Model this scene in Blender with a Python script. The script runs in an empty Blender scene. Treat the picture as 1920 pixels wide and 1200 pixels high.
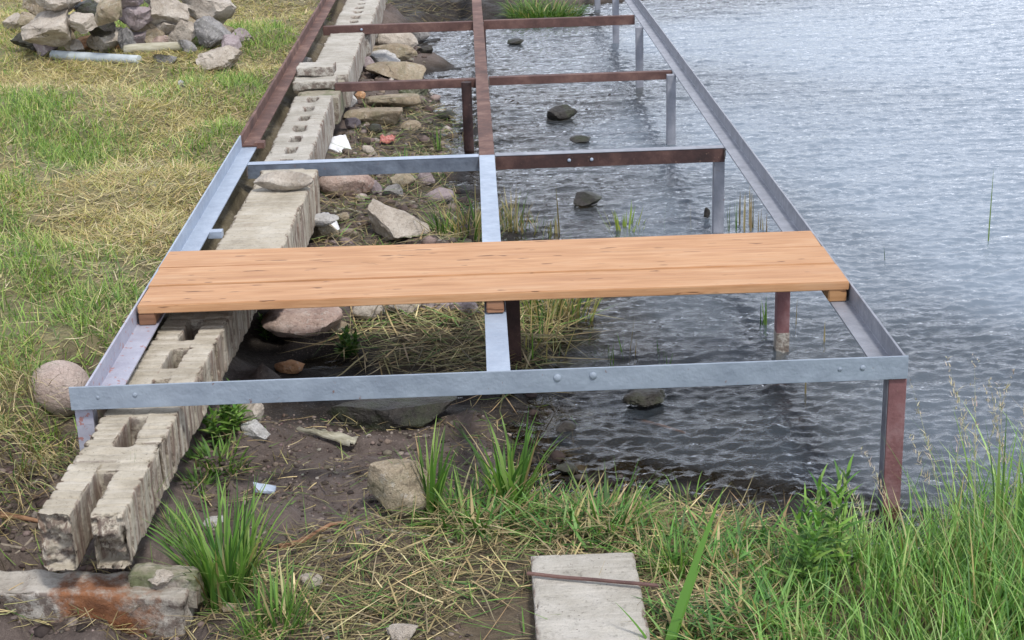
import bpy, bmesh, math, random
import numpy as np
from mathutils import Vector, Matrix, noise
random.seed(7)
rng = np.random.default_rng(7)
R_ = math.radians
S = bpy.context.scene
C = S.collection

# ------------------------------------------------------------------ camera
CAM = np.array([1.29468634, -4.63722129, 2.29359007])
PITCH, YAW, ROLL, FPX = 0.33368715, 0.0169612, -0.03152758, 3000.0
cf = np.array([math.sin(YAW)*math.cos(PITCH), math.cos(YAW)*math.cos(PITCH), -math.sin(PITCH)])
_rt = np.array([math.cos(YAW), -math.sin(YAW), 0.0]); _up = np.cross(_rt, cf)
cr = math.cos(ROLL)*_rt + math.sin(ROLL)*_up
cu = -math.sin(ROLL)*_rt + math.cos(ROLL)*_up
cd = bpy.data.cameras.new('camera'); cam = bpy.data.objects.new('camera', cd); C.objects.link(cam)
cam.matrix_world = Matrix(((cr[0], cu[0], -cf[0], CAM[0]), (cr[1], cu[1], -cf[1], CAM[1]), (cr[2], cu[2], -cf[2], CAM[2]), (0, 0, 0, 1)))
cd.sensor_width = 36; cd.lens = 36*FPX/1920; cd.clip_start = .1; cd.clip_end = 3000
S.camera = cam
# ------------------------------------------------------------------ light
SUN_EL, SUN_AZ = R_(58), R_(150)       # azimuth clockwise from +Y
W = bpy.data.worlds.new('World'); S.world = W; W.use_nodes = True
nt = W.node_tree; nt.nodes.clear()
def wn(t, **k):
    n = nt.nodes.new(t)
    for a, b in k.items(): setattr(n, a, b)
    return n
sky = wn('ShaderNodeTexSky', sky_type='NISHITA'); sky.sun_disc = False
sky.sun_elevation = SUN_EL; sky.sun_rotation = SUN_AZ; sky.dust_density = 1.5
bg1 = wn('ShaderNodeBackground'); bg1.inputs[1].default_value = .12
nt.links.new(sky.outputs[0], bg1.inputs[0])
bg2 = wn('ShaderNodeBackground'); bg2.inputs[0].default_value = (.84, .885, 1.0, 1); bg2.inputs[1].default_value = 1.65
sxyz = wn('ShaderNodeSeparateXYZ'); hz_ = wn('ShaderNodeMapRange'); hz_.interpolation_type = 'SMOOTHSTEP'
hz_.inputs['From Min'].default_value = .15; hz_.inputs['From Max'].default_value = .85; hz_.inputs['To Min'].default_value = 2.35; hz_.inputs['To Max'].default_value = 1.0
tc = wn('ShaderNodeTexCoord'); mp = wn('ShaderNodeMapping'); mp.inputs['Scale'].default_value = (1, 1, 2.6)
ns = wn('ShaderNodeTexNoise'); ns.inputs['Scale'].default_value = 2.2; ns.inputs['Detail'].default_value = 7; ns.inputs['Roughness'].default_value = .55
rp = wn('ShaderNodeValToRGB'); rp.color_ramp.elements[0].position = .36; rp.color_ramp.elements[1].position = .62
rp.color_ramp.elements[0].color = (.22, .22, .22, 1); rp.color_ramp.elements[1].color = (1, 1, 1, 1)
nt.links.new(tc.outputs['Generated'], sxyz.inputs[0]); nt.links.new(sxyz.outputs[2], hz_.inputs[0]); nt.links.new(hz_.outputs[0], bg2.inputs[1]); nt.links.new(tc.outputs['Generated'], mp.inputs[0]); nt.links.new(mp.outputs[0], ns.inputs['Vector']); nt.links.new(ns.outputs[0], rp.inputs[0])
mx = wn('ShaderNodeMixShader'); nt.links.new(rp.outputs[0], mx.inputs[0]); nt.links.new(bg1.outputs[0], mx.inputs[1]); nt.links.new(bg2.outputs[0], mx.inputs[2])
wo = wn('ShaderNodeOutputWorld'); nt.links.new(mx.outputs[0], wo.inputs[0])
sl = bpy.data.lights.new('sun', 'SUN'); sl.energy = 3.1; sl.angle = R_(9); sl.color = (1, .955, .89)
so = bpy.data.objects.new('sun', sl); C.objects.link(so)
sd = Vector((math.sin(SUN_AZ)*math.cos(SUN_EL), math.cos(SUN_AZ)*math.cos(SUN_EL), math.sin(SUN_EL)))
so.rotation_euler = sd.to_track_quat('Z', 'Y').to_euler(); so.location = (0, 0, 20)
vs = S.view_settings; vs.view_transform = 'Standard'; vs.look = 'None'; vs.exposure = 0.08; vs.gamma = 1; vs.use_curve_mapping = False
S.render.engine = 'CYCLES'; S.cycles.max_bounces = 6; S.cycles.transparent_max_bounces = 12
S.cycles.use_denoising = True

# ------------------------------------------------------------------ helpers
def un(x, y, z=0.0):                   # point of the place at height z seen at photo pixel (x, y)
    d = cf*FPX + cr*(x-960) - cu*(y-600)
    return CAM + d*((z-CAM[2])/d[2])
def ppm(P):                            # photo pixels per metre at P
    return FPX/float(np.dot(np.asarray(P)-CAM, cf))
def vnoise(x, y, seed=0):
    xi = np.floor(x).astype(np.int64); yi = np.floor(y).astype(np.int64); fx = x-xi; fy = y-yi
    fx = fx*fx*(3-2*fx); fy = fy*fy*(3-2*fy)
    def h(a, b):
        n = (a*374761393 + b*668265263 + seed*974634777) & 0xffffffff
        n = ((n ^ (n >> 13))*1274126177) & 0xffffffff
        return ((n ^ (n >> 16)) & 0xffff)/65535.0
    return (h(xi, yi)*(1-fx)+h(xi+1, yi)*fx)*(1-fy)+(h(xi, yi+1)*(1-fx)+h(xi+1, yi+1)*fx)*fy*1.0
def fbm(x, y, seed=0, o=4):
    s = 0; a = .5
    for i in range(o): s = s+a*(vnoise(x*2**i, y*2**i, seed+i*17)-.5); a *= .5
    return s*2
def tag(o, label=None, cat=None, group=None, kind=None):
    if label: o['label'] = label
    if cat: o['category'] = cat
    if group: o['group'] = group
    if kind: o['kind'] = kind
    return o
def link(name, me, mat=None, parent=None):
    o = bpy.data.objects.new(name, me); C.objects.link(o)
    if mat: me.materials.clear(); me.materials.append(mat)
    if parent: o.parent = parent
    return o
def empty(name, loc=(0, 0, 0), rz=0):
    o = bpy.data.objects.new(name, None); C.objects.link(o); o.location = loc; o.rotation_euler[2] = rz; o.empty_display_size = .1
    return o
def np_mesh(name, V, F4=None, F3=None, smooth=False, col=None, attr='Col'):
    me = bpy.data.meshes.new(name)
    V = np.asarray(V, dtype=np.float32); nq = 0 if F4 is None else len(F4); n3 = 0 if F3 is None else len(F3)
    me.vertices.add(len(V)); me.vertices.foreach_set('co', V.ravel())
    loops = []; st = []
    if nq: loops.append(np.asarray(F4, dtype=np.int32).ravel()); st.append(np.arange(nq)*4)
    if n3: loops.append(np.asarray(F3, dtype=np.int32).ravel()); st.append(nq*4+np.arange(n3)*3)
    loops = np.concatenate(loops)
    me.loops.add(len(loops)); me.loops.foreach_set('vertex_index', loops)
    me.polygons.add(nq+n3); me.polygons.foreach_set('loop_start', np.concatenate(st).astype(np.int32))
    if smooth: me.polygons.foreach_set('use_smooth', np.ones(nq+n3, dtype=bool))
    me.update(calc_edges=True)
    if col is not None:
        a = me.attributes.new(attr, 'FLOAT_COLOR', 'POINT')
        c = np.ones((len(V), 4), dtype=np.float32); c[:, :3] = col
        a.data.foreach_set('color', c.ravel())
    return me
# materials -----------------------------------------------------------------
class Mat:
    def __init__(s, name, rough=.6, spec=.5, metal=0.0):
        s.m = bpy.data.materials.new(name); s.m.use_nodes = True; s.t = s.m.node_tree
        s.b = s.t.nodes['Principled BSDF']; s.o = s.t.nodes['Material Output']
        s.b.inputs['Roughness'].default_value = rough; s.b.inputs['Specular IOR Level'].default_value = spec; s.b.inputs['Metallic'].default_value = metal
        s.tc = s.n('ShaderNodeTexCoord'); s.co = s.tc.outputs['Object']
    def n(s, t, **k):
        x = s.t.nodes.new(t)
        for a, b in k.items(): setattr(x, a, b)
        return x
    def l(s, a, b): s.t.links.new(a, b)
    def world(s): s.co = s.n('ShaderNodeNewGeometry').outputs['Position']; return s
    def scaled(s, sc):
        m = s.n('ShaderNodeMapping'); m.inputs['Scale'].default_value = sc; s.l(s.co, m.inputs[0]); return m.outputs[0]
    def offset_random(s, sc=(1, 1, 1)):
        oi = s.n('ShaderNodeObjectInfo'); v = s.n('ShaderNodeVectorMath', operation='SCALE'); v.inputs[0].default_value = (13, 29, 17); s.l(oi.outputs['Random'], v.inputs['Scale'])
        a = s.n('ShaderNodeVectorMath', operation='ADD'); s.l(s.scaled(sc), a.inputs[0]); s.l(v.outputs[0], a.inputs[1]); return a.outputs[0]
    def noise(s, scale, vec=None, detail=6, rough=.6, dist=0):
        x = s.n('ShaderNodeTexNoise'); x.inputs['Scale'].default_value = scale; x.inputs['Detail'].default_value = detail
        x.inputs['Roughness'].default_value = rough; x.inputs['Distortion'].default_value = dist
        s.l(vec if vec is not None else s.co, x.inputs['Vector']); return x.outputs[0]
    def ramp(s, fac, stops):
        r = s.n('ShaderNodeValToRGB'); e = r.color_ramp.elements
        while len(e) < len(stops): e.new(.5)
        for i, (p, c) in enumerate(stops):
            e[i].position = p; e[i].color = tuple(c)+(1,) if not isinstance(c, (int, float)) else (c, c, c, 1)
        s.l(fac, r.inputs[0]); return r.outputs[0]
    def mix(s, fac, a, b, mode='MIX'):
        x = s.n('ShaderNodeMix', data_type='RGBA', blend_type=mode)
        if isinstance(fac, (int, float)): x.inputs[0].default_value = fac
        else: s.l(fac, x.inputs[0])
        for v, i in ((a, 6), (b, 7)):
            if isinstance(v, tuple): x.inputs[i].default_value = v+(1,) if len(v) == 3 else v
            else: s.l(v, x.inputs[i])
        return x.outputs[2]
    def base(s, c):
        if isinstance(c, tuple): s.b.inputs['Base Color'].default_value = c+(1,)
        else: s.l(c, s.b.inputs['Base Color'])
        return s
    def bump(s, fac, strength=.5, dist=.01):
        x = s.n('ShaderNodeBump'); x.inputs['Strength'].default_value = strength; x.inputs['Distance'].default_value = dist
        s.l(fac, x.inputs['Height'])
        prev = s.b.inputs['Normal'].links
        if prev: s.l(prev[0].from_socket, x.inputs['Normal'])
        s.l(x.outputs[0], s.b.inputs['Normal']); return s
    def attr(s, name='Col'):
        a = s.n('ShaderNodeAttribute', attribute_name=name); return a.outputs['Color']

def m_paint(name, c1, c2, chips=(.16, .10, .09), chip_lo=.675):
    m = Mat(name, .42, .5); v = m.offset_random()
    a = m.ramp(m.noise(9, v, 5), [(.35, c1), (.68, c2)])
    st = m.noise(1, m.offset_random((9, 9, 40)), 5, .7)
    a = m.mix(m.ramp(st, [(.58, 0), (.72, .35)]), a, tuple(x*.72 for x in c1))
    ch = m.ramp(m.noise(38, v, 4, .7), [(chip_lo, 0), (chip_lo+.03, 1)])
    a = m.mix(ch, a, chips)
    m.base(a); m.bump(m.noise(60, v, 4), .5, .004); m.bump(m.noise(14, v, 3), .6, .008)
    m.l(m.ramp(m.noise(25, v, 4), [(.3, .32), (.7, .6)]), m.b.inputs['Roughness'])
    return m.m
def m_rust(name, c1, c2, c3):
    m = Mat(name, .72, .35); v = m.offset_random()
    a = m.ramp(m.noise(6, v, 7, .7), [(.3, c1), (.5, c2), (.72, c3)])
    sp = m.ramp(m.noise(70, v, 4, .7), [(.66, 0), (.72, .8)])
    a = m.mix(sp, a, (.36, .24, .18)); m.base(a)
    m.bump(m.noise(80, v, 5), .5, .003); m.bump(m.noise(20, v, 4), .4, .004); return m.m
PAINT = m_paint('blue_grey_paint', (.185, .222, .275), (.245, .29, .35))
PAINTL = m_paint('light_blue_grey_paint', (.26, .31, .395), (.33, .39, .48), (.2, .14, .12), .72)
PAINTP = m_paint('pinkish_grey_paint', (.30, .30, .37), (.38, .39, .46), (.32, .16, .15), .60)
PAINTD = m_paint('dull_grey_paint', (.17, .18, .21), (.26, .27, .31))  # toned darker to carry the shade on the lake side rail's upright leg
RUST = m_rust('brown_rust', (.055, .030, .026), (.10, .053, .046), (.18, .105, .085))
RUSTR = m_rust('red_rust', (.055, .03, .025), (.12, .062, .048), (.25, .155, .12))
RUSTD = m_rust('dark_rust', (.022, .014, .014), (.05, .026, .024), (.11, .06, .05))
PRIMER = m_rust('red_primer', (.12, .055, .058), (.18, .085, .088), (.28, .18, .185))

def m_wood(name, c1, c2, c3, crack=True):
    m = Mat(name, .62, .3)
    v = m.offset_random((1.0, 9, 9)); g = m.noise(3.2, v, 8, .62, .5)
    a = m.ramp(g, [(.28, c1), (.5, c2), (.74, c3)])
    a = m.mix(m.ramp(m.noise(1, m.offset_random((.7, 16, 16)), 4, .6), [(.5, 0), (.68, .3)]), a, tuple(x*.72 for x in c1))
    f = m.noise(1, m.offset_random((5, 240, 240)), 3, .6)
    a = m.mix(m.ramp(f, [(.35, 0), (.72, .45)]), a, tuple(x*.5 for x in c1))
    oi = m.n('ShaderNodeObjectInfo'); a = m.mix(m.ramp(oi.outputs['Random'], [(0, .0), (1, .7)]), a, m.mix(.5, a, (.36, .17, .075)))
    k = m.noise(1, m.offset_random((9, 50, 50)), 2, .4)
    kf = m.ramp(k, [(.685, 0), (.72, .9)])
    a = m.mix(kf, a, (.11, .05, .025))
    k2 = m.ramp(m.noise(1, m.offset_random((2.0, 18, 18)), 3, .5), [(.56, 0), (.72, .4)])
    a = m.mix(k2, a, (.42, .22, .12))
    m.base(a); m.bump(f, .25, .002); m.bump(g, .2, .003)
    return m.m
PINE = m_wood('fresh_pine', (.37, .19, .09), (.55, .315, .165), (.66, .44, .27))
PINEE = m_wood('pine_block', (.30, .15, .065), (.40, .22, .10), (.48, .28, .14))
BROWNW = m_wood('brown_block', (.17, .085, .05), (.25, .13, .08), (.30, .17, .11))
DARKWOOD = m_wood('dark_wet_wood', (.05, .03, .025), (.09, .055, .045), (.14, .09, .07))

def stain(m):
    d = m.n('ShaderNodeVectorMath', operation='DISTANCE'); d.inputs[1].default_value = (.03, -.10, .13)
    q_ = m.n('ShaderNodeMath', operation='MULTIPLY_ADD'); q_.inputs[1].default_value = -.42; m.l(m.noise(9, None, 7, .7), q_.inputs[0]); m.l(d.outputs['Value'], q_.inputs[2]); m.l(m.co, d.inputs[0])
    return m.ramp(q_.outputs[0], [(-.12, .95), (-.02, .8), (.0, 0)]) if False else m.ramp(q_.outputs[0], [(.0, .0), (.0001, .0)]) if False else _inv(m, q_.outputs[0])
def _inv(m, s_):
    g_ = m.n('ShaderNodeMapRange'); g_.inputs['From Min'].default_value = -.125; g_.inputs['From Max'].default_value = -.06; g_.inputs['To Min'].default_value = .92; g_.inputs['To Max'].default_value = 0
    m.l(s_, g_.inputs[0]); return g_.outputs[0]
def m_concrete(name, c1, c2, c3, moss=.0, rustb=.25):
    m = Mat(name, .88, .25); v = m.offset_random()
    a = m.ramp(m.noise(5, v, 8, .68), [(.28, c1), (.5, c2), (.70, c3)])
    # brown streaks running down the ribbed sides
    st = m.noise(1, m.offset_random((26, 26, 3)), 5, .65)
    nrm = m.n('ShaderNodeNewGeometry'); sx = m.n('ShaderNodeSeparateXYZ'); m.l(nrm.outputs['Normal'], sx.inputs[0])
    side = m.n('ShaderNodeMath', operation='ABSOLUTE'); m.l(sx.outputs[0], side.inputs[0])
    sd_ = m.ramp(side.outputs[0], [(.3, 0.0), (.6, 1.0)])
    sf = m.n('ShaderNodeMath', operation='MULTIPLY'); m.l(m.ramp(st, [(.44, 0), (.60, .8)]), sf.inputs[0]); m.l(sd_, sf.inputs[1])
    a = m.mix(sf.outputs[0], a, (.15, .09, .068))
    ey = m.n('ShaderNodeMath', operation='ABSOLUTE'); m.l(sx.outputs[1], ey.inputs[0]); em = m.n('ShaderNodeMath', operation='MULTIPLY'); m.l(m.ramp(ey.outputs[0], [(.45, 0), (.75, 1)]), em.inputs[0]); m.l(m.ramp(m.noise(26, v, 6, .75), [(.46, 0), (.56, .8)]), em.inputs[1])
    a = m.mix(em.outputs[0], a, (.12, .085, .07))
    pv = m.n('ShaderNodeTexVoronoi'); pv.inputs['Scale'].default_value = 70; m.l(v, pv.inputs['Vector']); pit = m.ramp(pv.outputs['Distance'], [(.10, 1), (.2, 0)]); pm = m.n('ShaderNodeMath', operation='MULTIPLY'); m.l(pit, pm.inputs[0]); m.l(m.ramp(m.noise(12, v, 3), [(.52, 0), (.6, .8)]), pm.inputs[1])
    a = m.mix(pm.outputs[0], a, (.08, .065, .055))
    a = m.mix(m.ramp(m.noise(60, v, 4, .7), [(.56, 0), (.72, .55)]), a, tuple(x*.45 for x in c1))
    a = m.mix(m.ramp(m.noise(2.6, v, 6, .7), [(.60, 0), (.72, .35)]), a, (.20, .13, .095))
    a = m.mix(m.ramp(m.noise(1, m.offset_random((5, 60, 5)), 4, .6), [(.50, 0), (.66, .30)]), a, (.62, .58, .52))
    if moss: a = m.mix(m.ramp(m.noise(7, v, 5, .7), [(.48, 0), (.62, moss)]), a, (.10, .13, .05))
    if rustb > .5: a = m.mix(stain(m), a, m.mix(m.noise(22, None, 5), (.07, .03, .02), (.36, .14, .05)))
    m.base(a); m.bump(m.noise(90, v, 5, .7), .8, .006); m.bump(m.noise(25, v, 6, .75), .8, .012); return m.m
CONC = m_concrete('weathered_concrete', (.27, .235, .18), (.42, .375, .30), (.53, .49, .42))
CONCG = m_concrete('grey_concrete', (.26, .24, .20), (.38, .355, .31), (.49, .465, .425))
CONCM = m_concrete('mossy_concrete', (.20, .18, .14), (.29, .26, .20), (.38, .35, .29), .7)
CONCR = m_concrete('rust_stained_concrete', (.24, .21, .17), (.34, .31, .27), (.45, .42, .38), 0, .9)

ROCKM = {}
def m_rock(key, c1, c2, c3, moss=0.0, lich=.25, rough=.85):
    m = Mat('stone_'+key, rough, .3); v = m.offset_random()
    a = m.ramp(m.noise(7, v, 8, .7), [(.28, c1), (.5, c2), (.72, c3)])
    a = m.mix(m.ramp(m.noise(75, v, 4, .75), [(.52, 0), (.70, .5)]), a, tuple(x*.4 for x in c1))
    a = m.mix(m.ramp(m.noise(40, v, 3, .7), [(.56, 0), (.66, lich+.15)]), a, (.55, .52, .48))
    vv = m.n('ShaderNodeTexVoronoi', feature='DISTANCE_TO_EDGE'); vv.inputs['Scale'].default_value = 5
    dn = m.n('ShaderNodeMix', data_type='VECTOR'); dn.inputs[0].default_value = .22; nn_ = m.n('ShaderNodeTexNoise'); nn_.inputs['Scale'].default_value = 6; nn_.inputs['Detail'].default_value = 5
    m.l(v, nn_.inputs['Vector']); m.l(v, dn.inputs[4]); m.l(nn_.outputs['Color'], dn.inputs[5]); m.l(dn.outputs[1], vv.inputs['Vector'])
    ck = m.ramp(vv.outputs['Distance'], [(.0, 1), (.03, 0)]); ckm = m.n('ShaderNodeMath', operation='MULTIPLY'); m.l(ck, ckm.inputs[0]); m.l(m.ramp(m.noise(4, v, 3), [(.48, 0), (.58, .8)]), ckm.inputs[1])
    a = m.mix(ckm.outputs[0], a, tuple(x*.25 for x in c1))
    a = m.mix(m.ramp(m.noise(3.2, v, 5, .7, .6), [(.52, 0), (.66, .55)]), a, tuple(x*.55 for x in c1))
    if moss: a = m.mix(m.ramp(m.noise(9, v, 5, .7), [(.45, 0), (.6, moss)]), a, (.07, .10, .035))
    m.base(a); m.bump(m.noise(55, v, 6, .75), .9, .012); m.bump(m.noise(12, v, 6, .7), .9, .03)
    ROCKM[key] = m.m
m_rock('pink', (.30, .20, .17), (.44, .33, .28), (.56, .46, .41))
m_rock('granite', (.27, .225, .18), (.45, .395, .335), (.60, .55, .48))
m_rock('tan', (.23, .18, .125), (.35, .285, .205), (.46, .39, .30), .25)
m_rock('blush', (.38, .29, .25), (.48, .385, .34), (.58, .49, .44), 0, .0)
m_rock('grey', (.16, .15, .145), (.26, .25, .245), (.40, .39, .38))
m_rock('mauve', (.22, .175, .18), (.32, .265, .27), (.42, .36, .37))
m_rock('white', (.36, .345, .32), (.50, .49, .48), (.66, .65, .64), 0, .3)
m_rock('dark', (.022, .020, .018), (.045, .04, .036), (.07, .062, .055), .25, -.14, .35)
m_rock('orange', (.36, .17, .08), (.50, .27, .14), (.60, .36, .2))
m_rock('moss', (.13, .13, .09), (.20, .20, .14), (.30, .30, .22), .6)

# ------------------------------------------------------------------ terrain
GC = []                                 # (photo x, photo y, z, class): 0 mud, 1 turf, 2 straw, 3 wet peat and painted deck shade, 4 lake bed
def gc(k, *a):
    for x, y, z in a: P = un(x, y, z); GC.append((P[0], P[1], z, k))
gc(1, (0,-60,.56),(0,60,.54),(150,60,.52),(330,90,.5),(480,60,.48),(560,-40,.48),(0,200,.53),(200,200,.5),(420,160,.48),(0,350,.5),(200,350,.48),(370,330,.46),(440,240,.47),
   (0,500,.48),(180,500,.46),(290,430,.46),(0,640,.45),(130,620,.44),(220,570,.445),(30,700,.42),(-150,300,.52),(-150,600,.5),(-200,0,.58),(300,-100,.52),(100,-160,.6))
gc(2, (10,800,.34),(-80,830,.38),(-80,1000,.3),(150,700,.36))
gc(0, (20,900,.24),(40,990,.17),(-60,1100,.2),(30,1150,.04),(250,1180,.03),(390,1180,.05),(60,1300,.02),(300,1300,.0),(-100,1250,.05),(140,860,.17),(70,860,.2))
for Y, z in [(-.75,.10),(-.3,.13),(0,.15),(.5,.20),(1,.22),(2,.22),(3,.2),(4,.2),(5,.2),(6,.22),(7,.22),(8.5,.25),(10,.3)]:
    GC.append((.16, Y, z, 0)); GC.append((.42, Y, z-.08, 0))
    if Y > .6: GC.append((.02, Y, .43, 1))
gc(0, (400,850,.09),(470,870,.08),(600,840,.07),(600,930,.09),(520,960,.1),(450,1030,.11),(700,830,.06),(800,800,.04),(750,960,.09),(880,860,.05),(640,1020,.1),(900,800,.03))
gc(2, (560,1120,.12),(700,1120,.12),(850,1050,.12),(950,1150,.13),(800,1200,.13),(1000,980,.07),(1250,1000,.07),(1350,1080,.11),(1300,1180,.14),(1450,1040,.07),(1550,1120,.1),(1700,1150,.09),(1900,1170,.08),(2050,1250,.08),(1100,1010,.1),(1500,1350,.15),(1000,1400,.15),(600,1400,.1),(1900,1400,.12),(1400,1700,.2))
gc(3, (960,800,.0),(985,870,.0),(1100,925,.0),(1250,942,.0),(1500,970,.0),(1650,1010,.0),(1800,1050,0),(1920,1075,.0),(2100,1120,0),(1000,700,.0),(1060,610,.0),(1000,520,.0),(950,440,.0),(880,370,.0),(820,290,.0),(870,240,.0),(810,150,.0),(800,80,.0),(860,34,.0),(1110,30,.0),(820,60,0),(1140,-20,0),(1150,-120,0))
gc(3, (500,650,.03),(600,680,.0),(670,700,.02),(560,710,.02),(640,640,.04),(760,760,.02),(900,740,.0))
gc(3, (600,765,.03),(700,790,.035),(800,785,.03),(880,770,.01),(520,765,.04))  # peat colour painted in under the deck to deepen its shade
gc(2, (800,650,.045),(860,620,.045),(760,620,.06),(880,690,.02),(740,680,.03),(940,640,.03))
gc(0, (580,600,.1),(700,580,.08),(850,560,.06),(620,480,.1),(640,410,.11),(780,480,.06),(860,420,.03),(700,360,.08),(760,300,.05),(660,250,.1),(740,250,.07),(650,200,.12),(740,210,.08),(700,150,.12),(750,100,.08),(690,60,.13),(1000,-20,.12),(1090,-20,.08),(1000,-100,.2),(800,-140,.35))
gc(3, (720,10,.14),(800,5,.12),(880,5,.10),(760,-60,.25),(850,-60,.25),(760,25,.1),(840,22,.06))
gc(4, (1100,850,-.07),(1300,870,-.09),(1500,900,-.10),(1600,930,-.12),(1700,950,-.14),(1800,900,-.2),(1900,950,-.2),(1100,720,-.06),(1200,780,-.08),(1350,700,-.14),(1300,630,-.14),(1150,640,-.07),(1500,600,-.3),(1250,480,-.2),(1080,440,-.08),(1000,380,-.08),
   (900,120,-.08),(860,170,-.05),(850,100,-.07),(850,60,-.06),(890,220,-.05),(900,290,-.05),(1050,330,-.12),(960,300,-.06),(1200,330,-.25),(1400,400,-.5),(1000,240,-.08),(900,180,-.06),(1100,160,-.15),(1000,100,-.12),(900,80,-.08),(1150,60,-.2),(1300,200,-.6),(1200,-20,-.35),(1600,300,-1.0),(1800,600,-.7),(1700,500,-.7),(1920,700,-.6),(1900,200,-1.5),(1500,50,-1.2),(1300,-80,-1.0),(1800,-100,-2.0),(2300,600,-1.2),(2500,100,-2.5))
GC = np.array(GC)
PT = np.array([.25, 1.0])
def idw(x, y, col=2):
    d2 = (x[..., None]-GC[:, 0])**2 + ((y[..., None]-GC[:, 1])*.75)**2 + .0012
    w = d2**-2.2
    if col == 2: return (w*GC[:, 2]).sum(-1)/w.sum(-1)
    w2 = w; t = w2.sum(-1)
    return np.stack([(w2*(GC[:, 3] == k)).sum(-1)/t for k in range(5)], -1)
def axis(fine0, fine1, st, lo, hi, grow=1.35, mid=None):
    a = list(np.arange(fine0, fine1+1e-6, st)); s = st
    while a[-1] < hi: s *= grow; a.append(a[-1]+s)
    s = st; b = []; c = a[0]
    while c > lo: s *= grow; c -= s; b.append(c)
    return np.array(b[::-1]+a)
tx = axis(-4.2, 3.8, .036, -260, 300); 
ya = [-2.2]
while ya[-1] < 14.5: ya.append(ya[-1]+.026+.0022*max(0, ya[-1]))
s = .06
while ya[-1] < 320: s *= 1.35; ya.append(ya[-1]+s)
s = .03; yb = []; c0 = -2.2
while c0 > -260: s *= 1.35; c0 -= s; yb.append(c0)
ty = np.array(yb[::-1]+ya)
TX, TY = np.meshgrid(tx, ty, indexing='ij')
cxx = np.clip(TX, -6, 12); cyy = np.clip(TY, -4, 17)
TZ = np.empty_like(TX); TK = np.empty(TX.shape+(5,))
for i in range(0, TX.shape[0], 16):
    TZ[i:i+16] = idw(cxx[i:i+16], cyy[i:i+16]); TK[i:i+16] = idw(cxx[i:i+16], cyy[i:i+16], 3)
far = np.clip((np.abs(TX-cxx)+np.abs(TY-cyy))/20, 0, 1)
TZ = TZ + far*np.where(TX > 1, -3, .8)
mudw = TK[..., 0]+TK[..., 3]*.6+TK[..., 2]*.6
TZ = TZ + fbm(TX*4, TY*4, 3, 4)*.030*(.35+.65*mudw) + fbm(TX*19, TY*19, 9, 3)*.014*(mudw+.3)
lump = np.clip(fbm(TX*9, TY*9, 41, 3)-.12, 0, 1)*.11*TK[..., 0]; TZ = TZ+lump
IX = np.arange(len(tx)); IY = np.arange(len(ty))
def sample(A, x, y):
    fx = np.interp(x, tx, IX); fy = np.interp(y, ty, IY)
    i = np.clip(fx.astype(int), 0, len(tx)-2); j = np.clip(fy.astype(int), 0, len(ty)-2); a = fx-i; b = fy-j
    if A.ndim == 3: a = a[..., None]; b = b[..., None]
    return (A[i, j]*(1-a)+A[i+1, j]*a)*(1-b)+(A[i, j+1]*(1-a)+A[i+1, j+1]*a)*b
def gz(x, y): return float(sample(TZ, np.array([x]), np.array([y]))[0])
def gp(px, py, dz=0):                   # the ground point seen at a photo pixel
    lo = None
    for z in np.arange(.75, -.5, -.01):
        P = un(px, py, z)
        if gz(P[0], P[1])+dz >= z: return P
    return un(px, py, 0)
def grid_faces(nx, ny):
    i = np.arange(nx-1)[:, None]*ny+np.arange(ny-1)[None, :]
    return np.stack([i, i+ny, i+ny+1, i+1], -1).reshape(-1, 4)
n1 = fbm(TX*3, TY*3, 21, 5)*.5+.5; n2 = fbm(TX*14, TY*14, 33, 4)*.5+.5
def mixc(a, b, t): return np.asarray(a)*(1-t[..., None])+np.asarray(b)*t[..., None]
cm = mixc((.05, .037, .032), (.22, .175, .155), np.clip(n1*.7+n2*.6-.1, 0, 1))
ct = mixc((.15, .13, .065), (.34, .30, .16), n2)
cs = mixc((.07, .052, .038), (.20, .155, .10), n2)
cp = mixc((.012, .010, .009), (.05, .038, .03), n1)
cl = mixc((.018, .016, .012), (.10, .08, .05), np.clip(n2*1.3-.2, 0, 1))
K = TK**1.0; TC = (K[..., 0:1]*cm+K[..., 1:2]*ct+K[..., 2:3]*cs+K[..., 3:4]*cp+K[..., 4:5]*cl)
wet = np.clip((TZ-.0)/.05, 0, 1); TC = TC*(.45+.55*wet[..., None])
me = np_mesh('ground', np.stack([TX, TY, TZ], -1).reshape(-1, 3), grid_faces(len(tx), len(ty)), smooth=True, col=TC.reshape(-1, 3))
gm = Mat('soil', .9, .3).world()
a_ = gm.attr()
a_ = gm.mix(gm.ramp(gm.noise(45, None, 6, .75), [(.3, .65), (.7, 0.0)]), a_, gm.mix(1.0, a_, (.35, .33, .33), 'MULTIPLY'))
a_ = gm.mix(gm.ramp(gm.noise(130, None, 3, .7), [(.60, 0), (.70, .6)]), a_, (.30, .25, .20))
gm.base(a_); gm.bump(gm.noise(60, None, 7, .75), .8, .012); gm.bump(gm.noise(18, None, 5, .7), .6, .03)
gm.l(gm.ramp(gm.noise(6, None, 4), [(.4, .55), (.6, .95)]), gm.b.inputs['Roughness'])
tag(link('ground', me, gm.m), 'brown muddy lake bank rising to a turf bank beside the pier frame', kind='structure')

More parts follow.
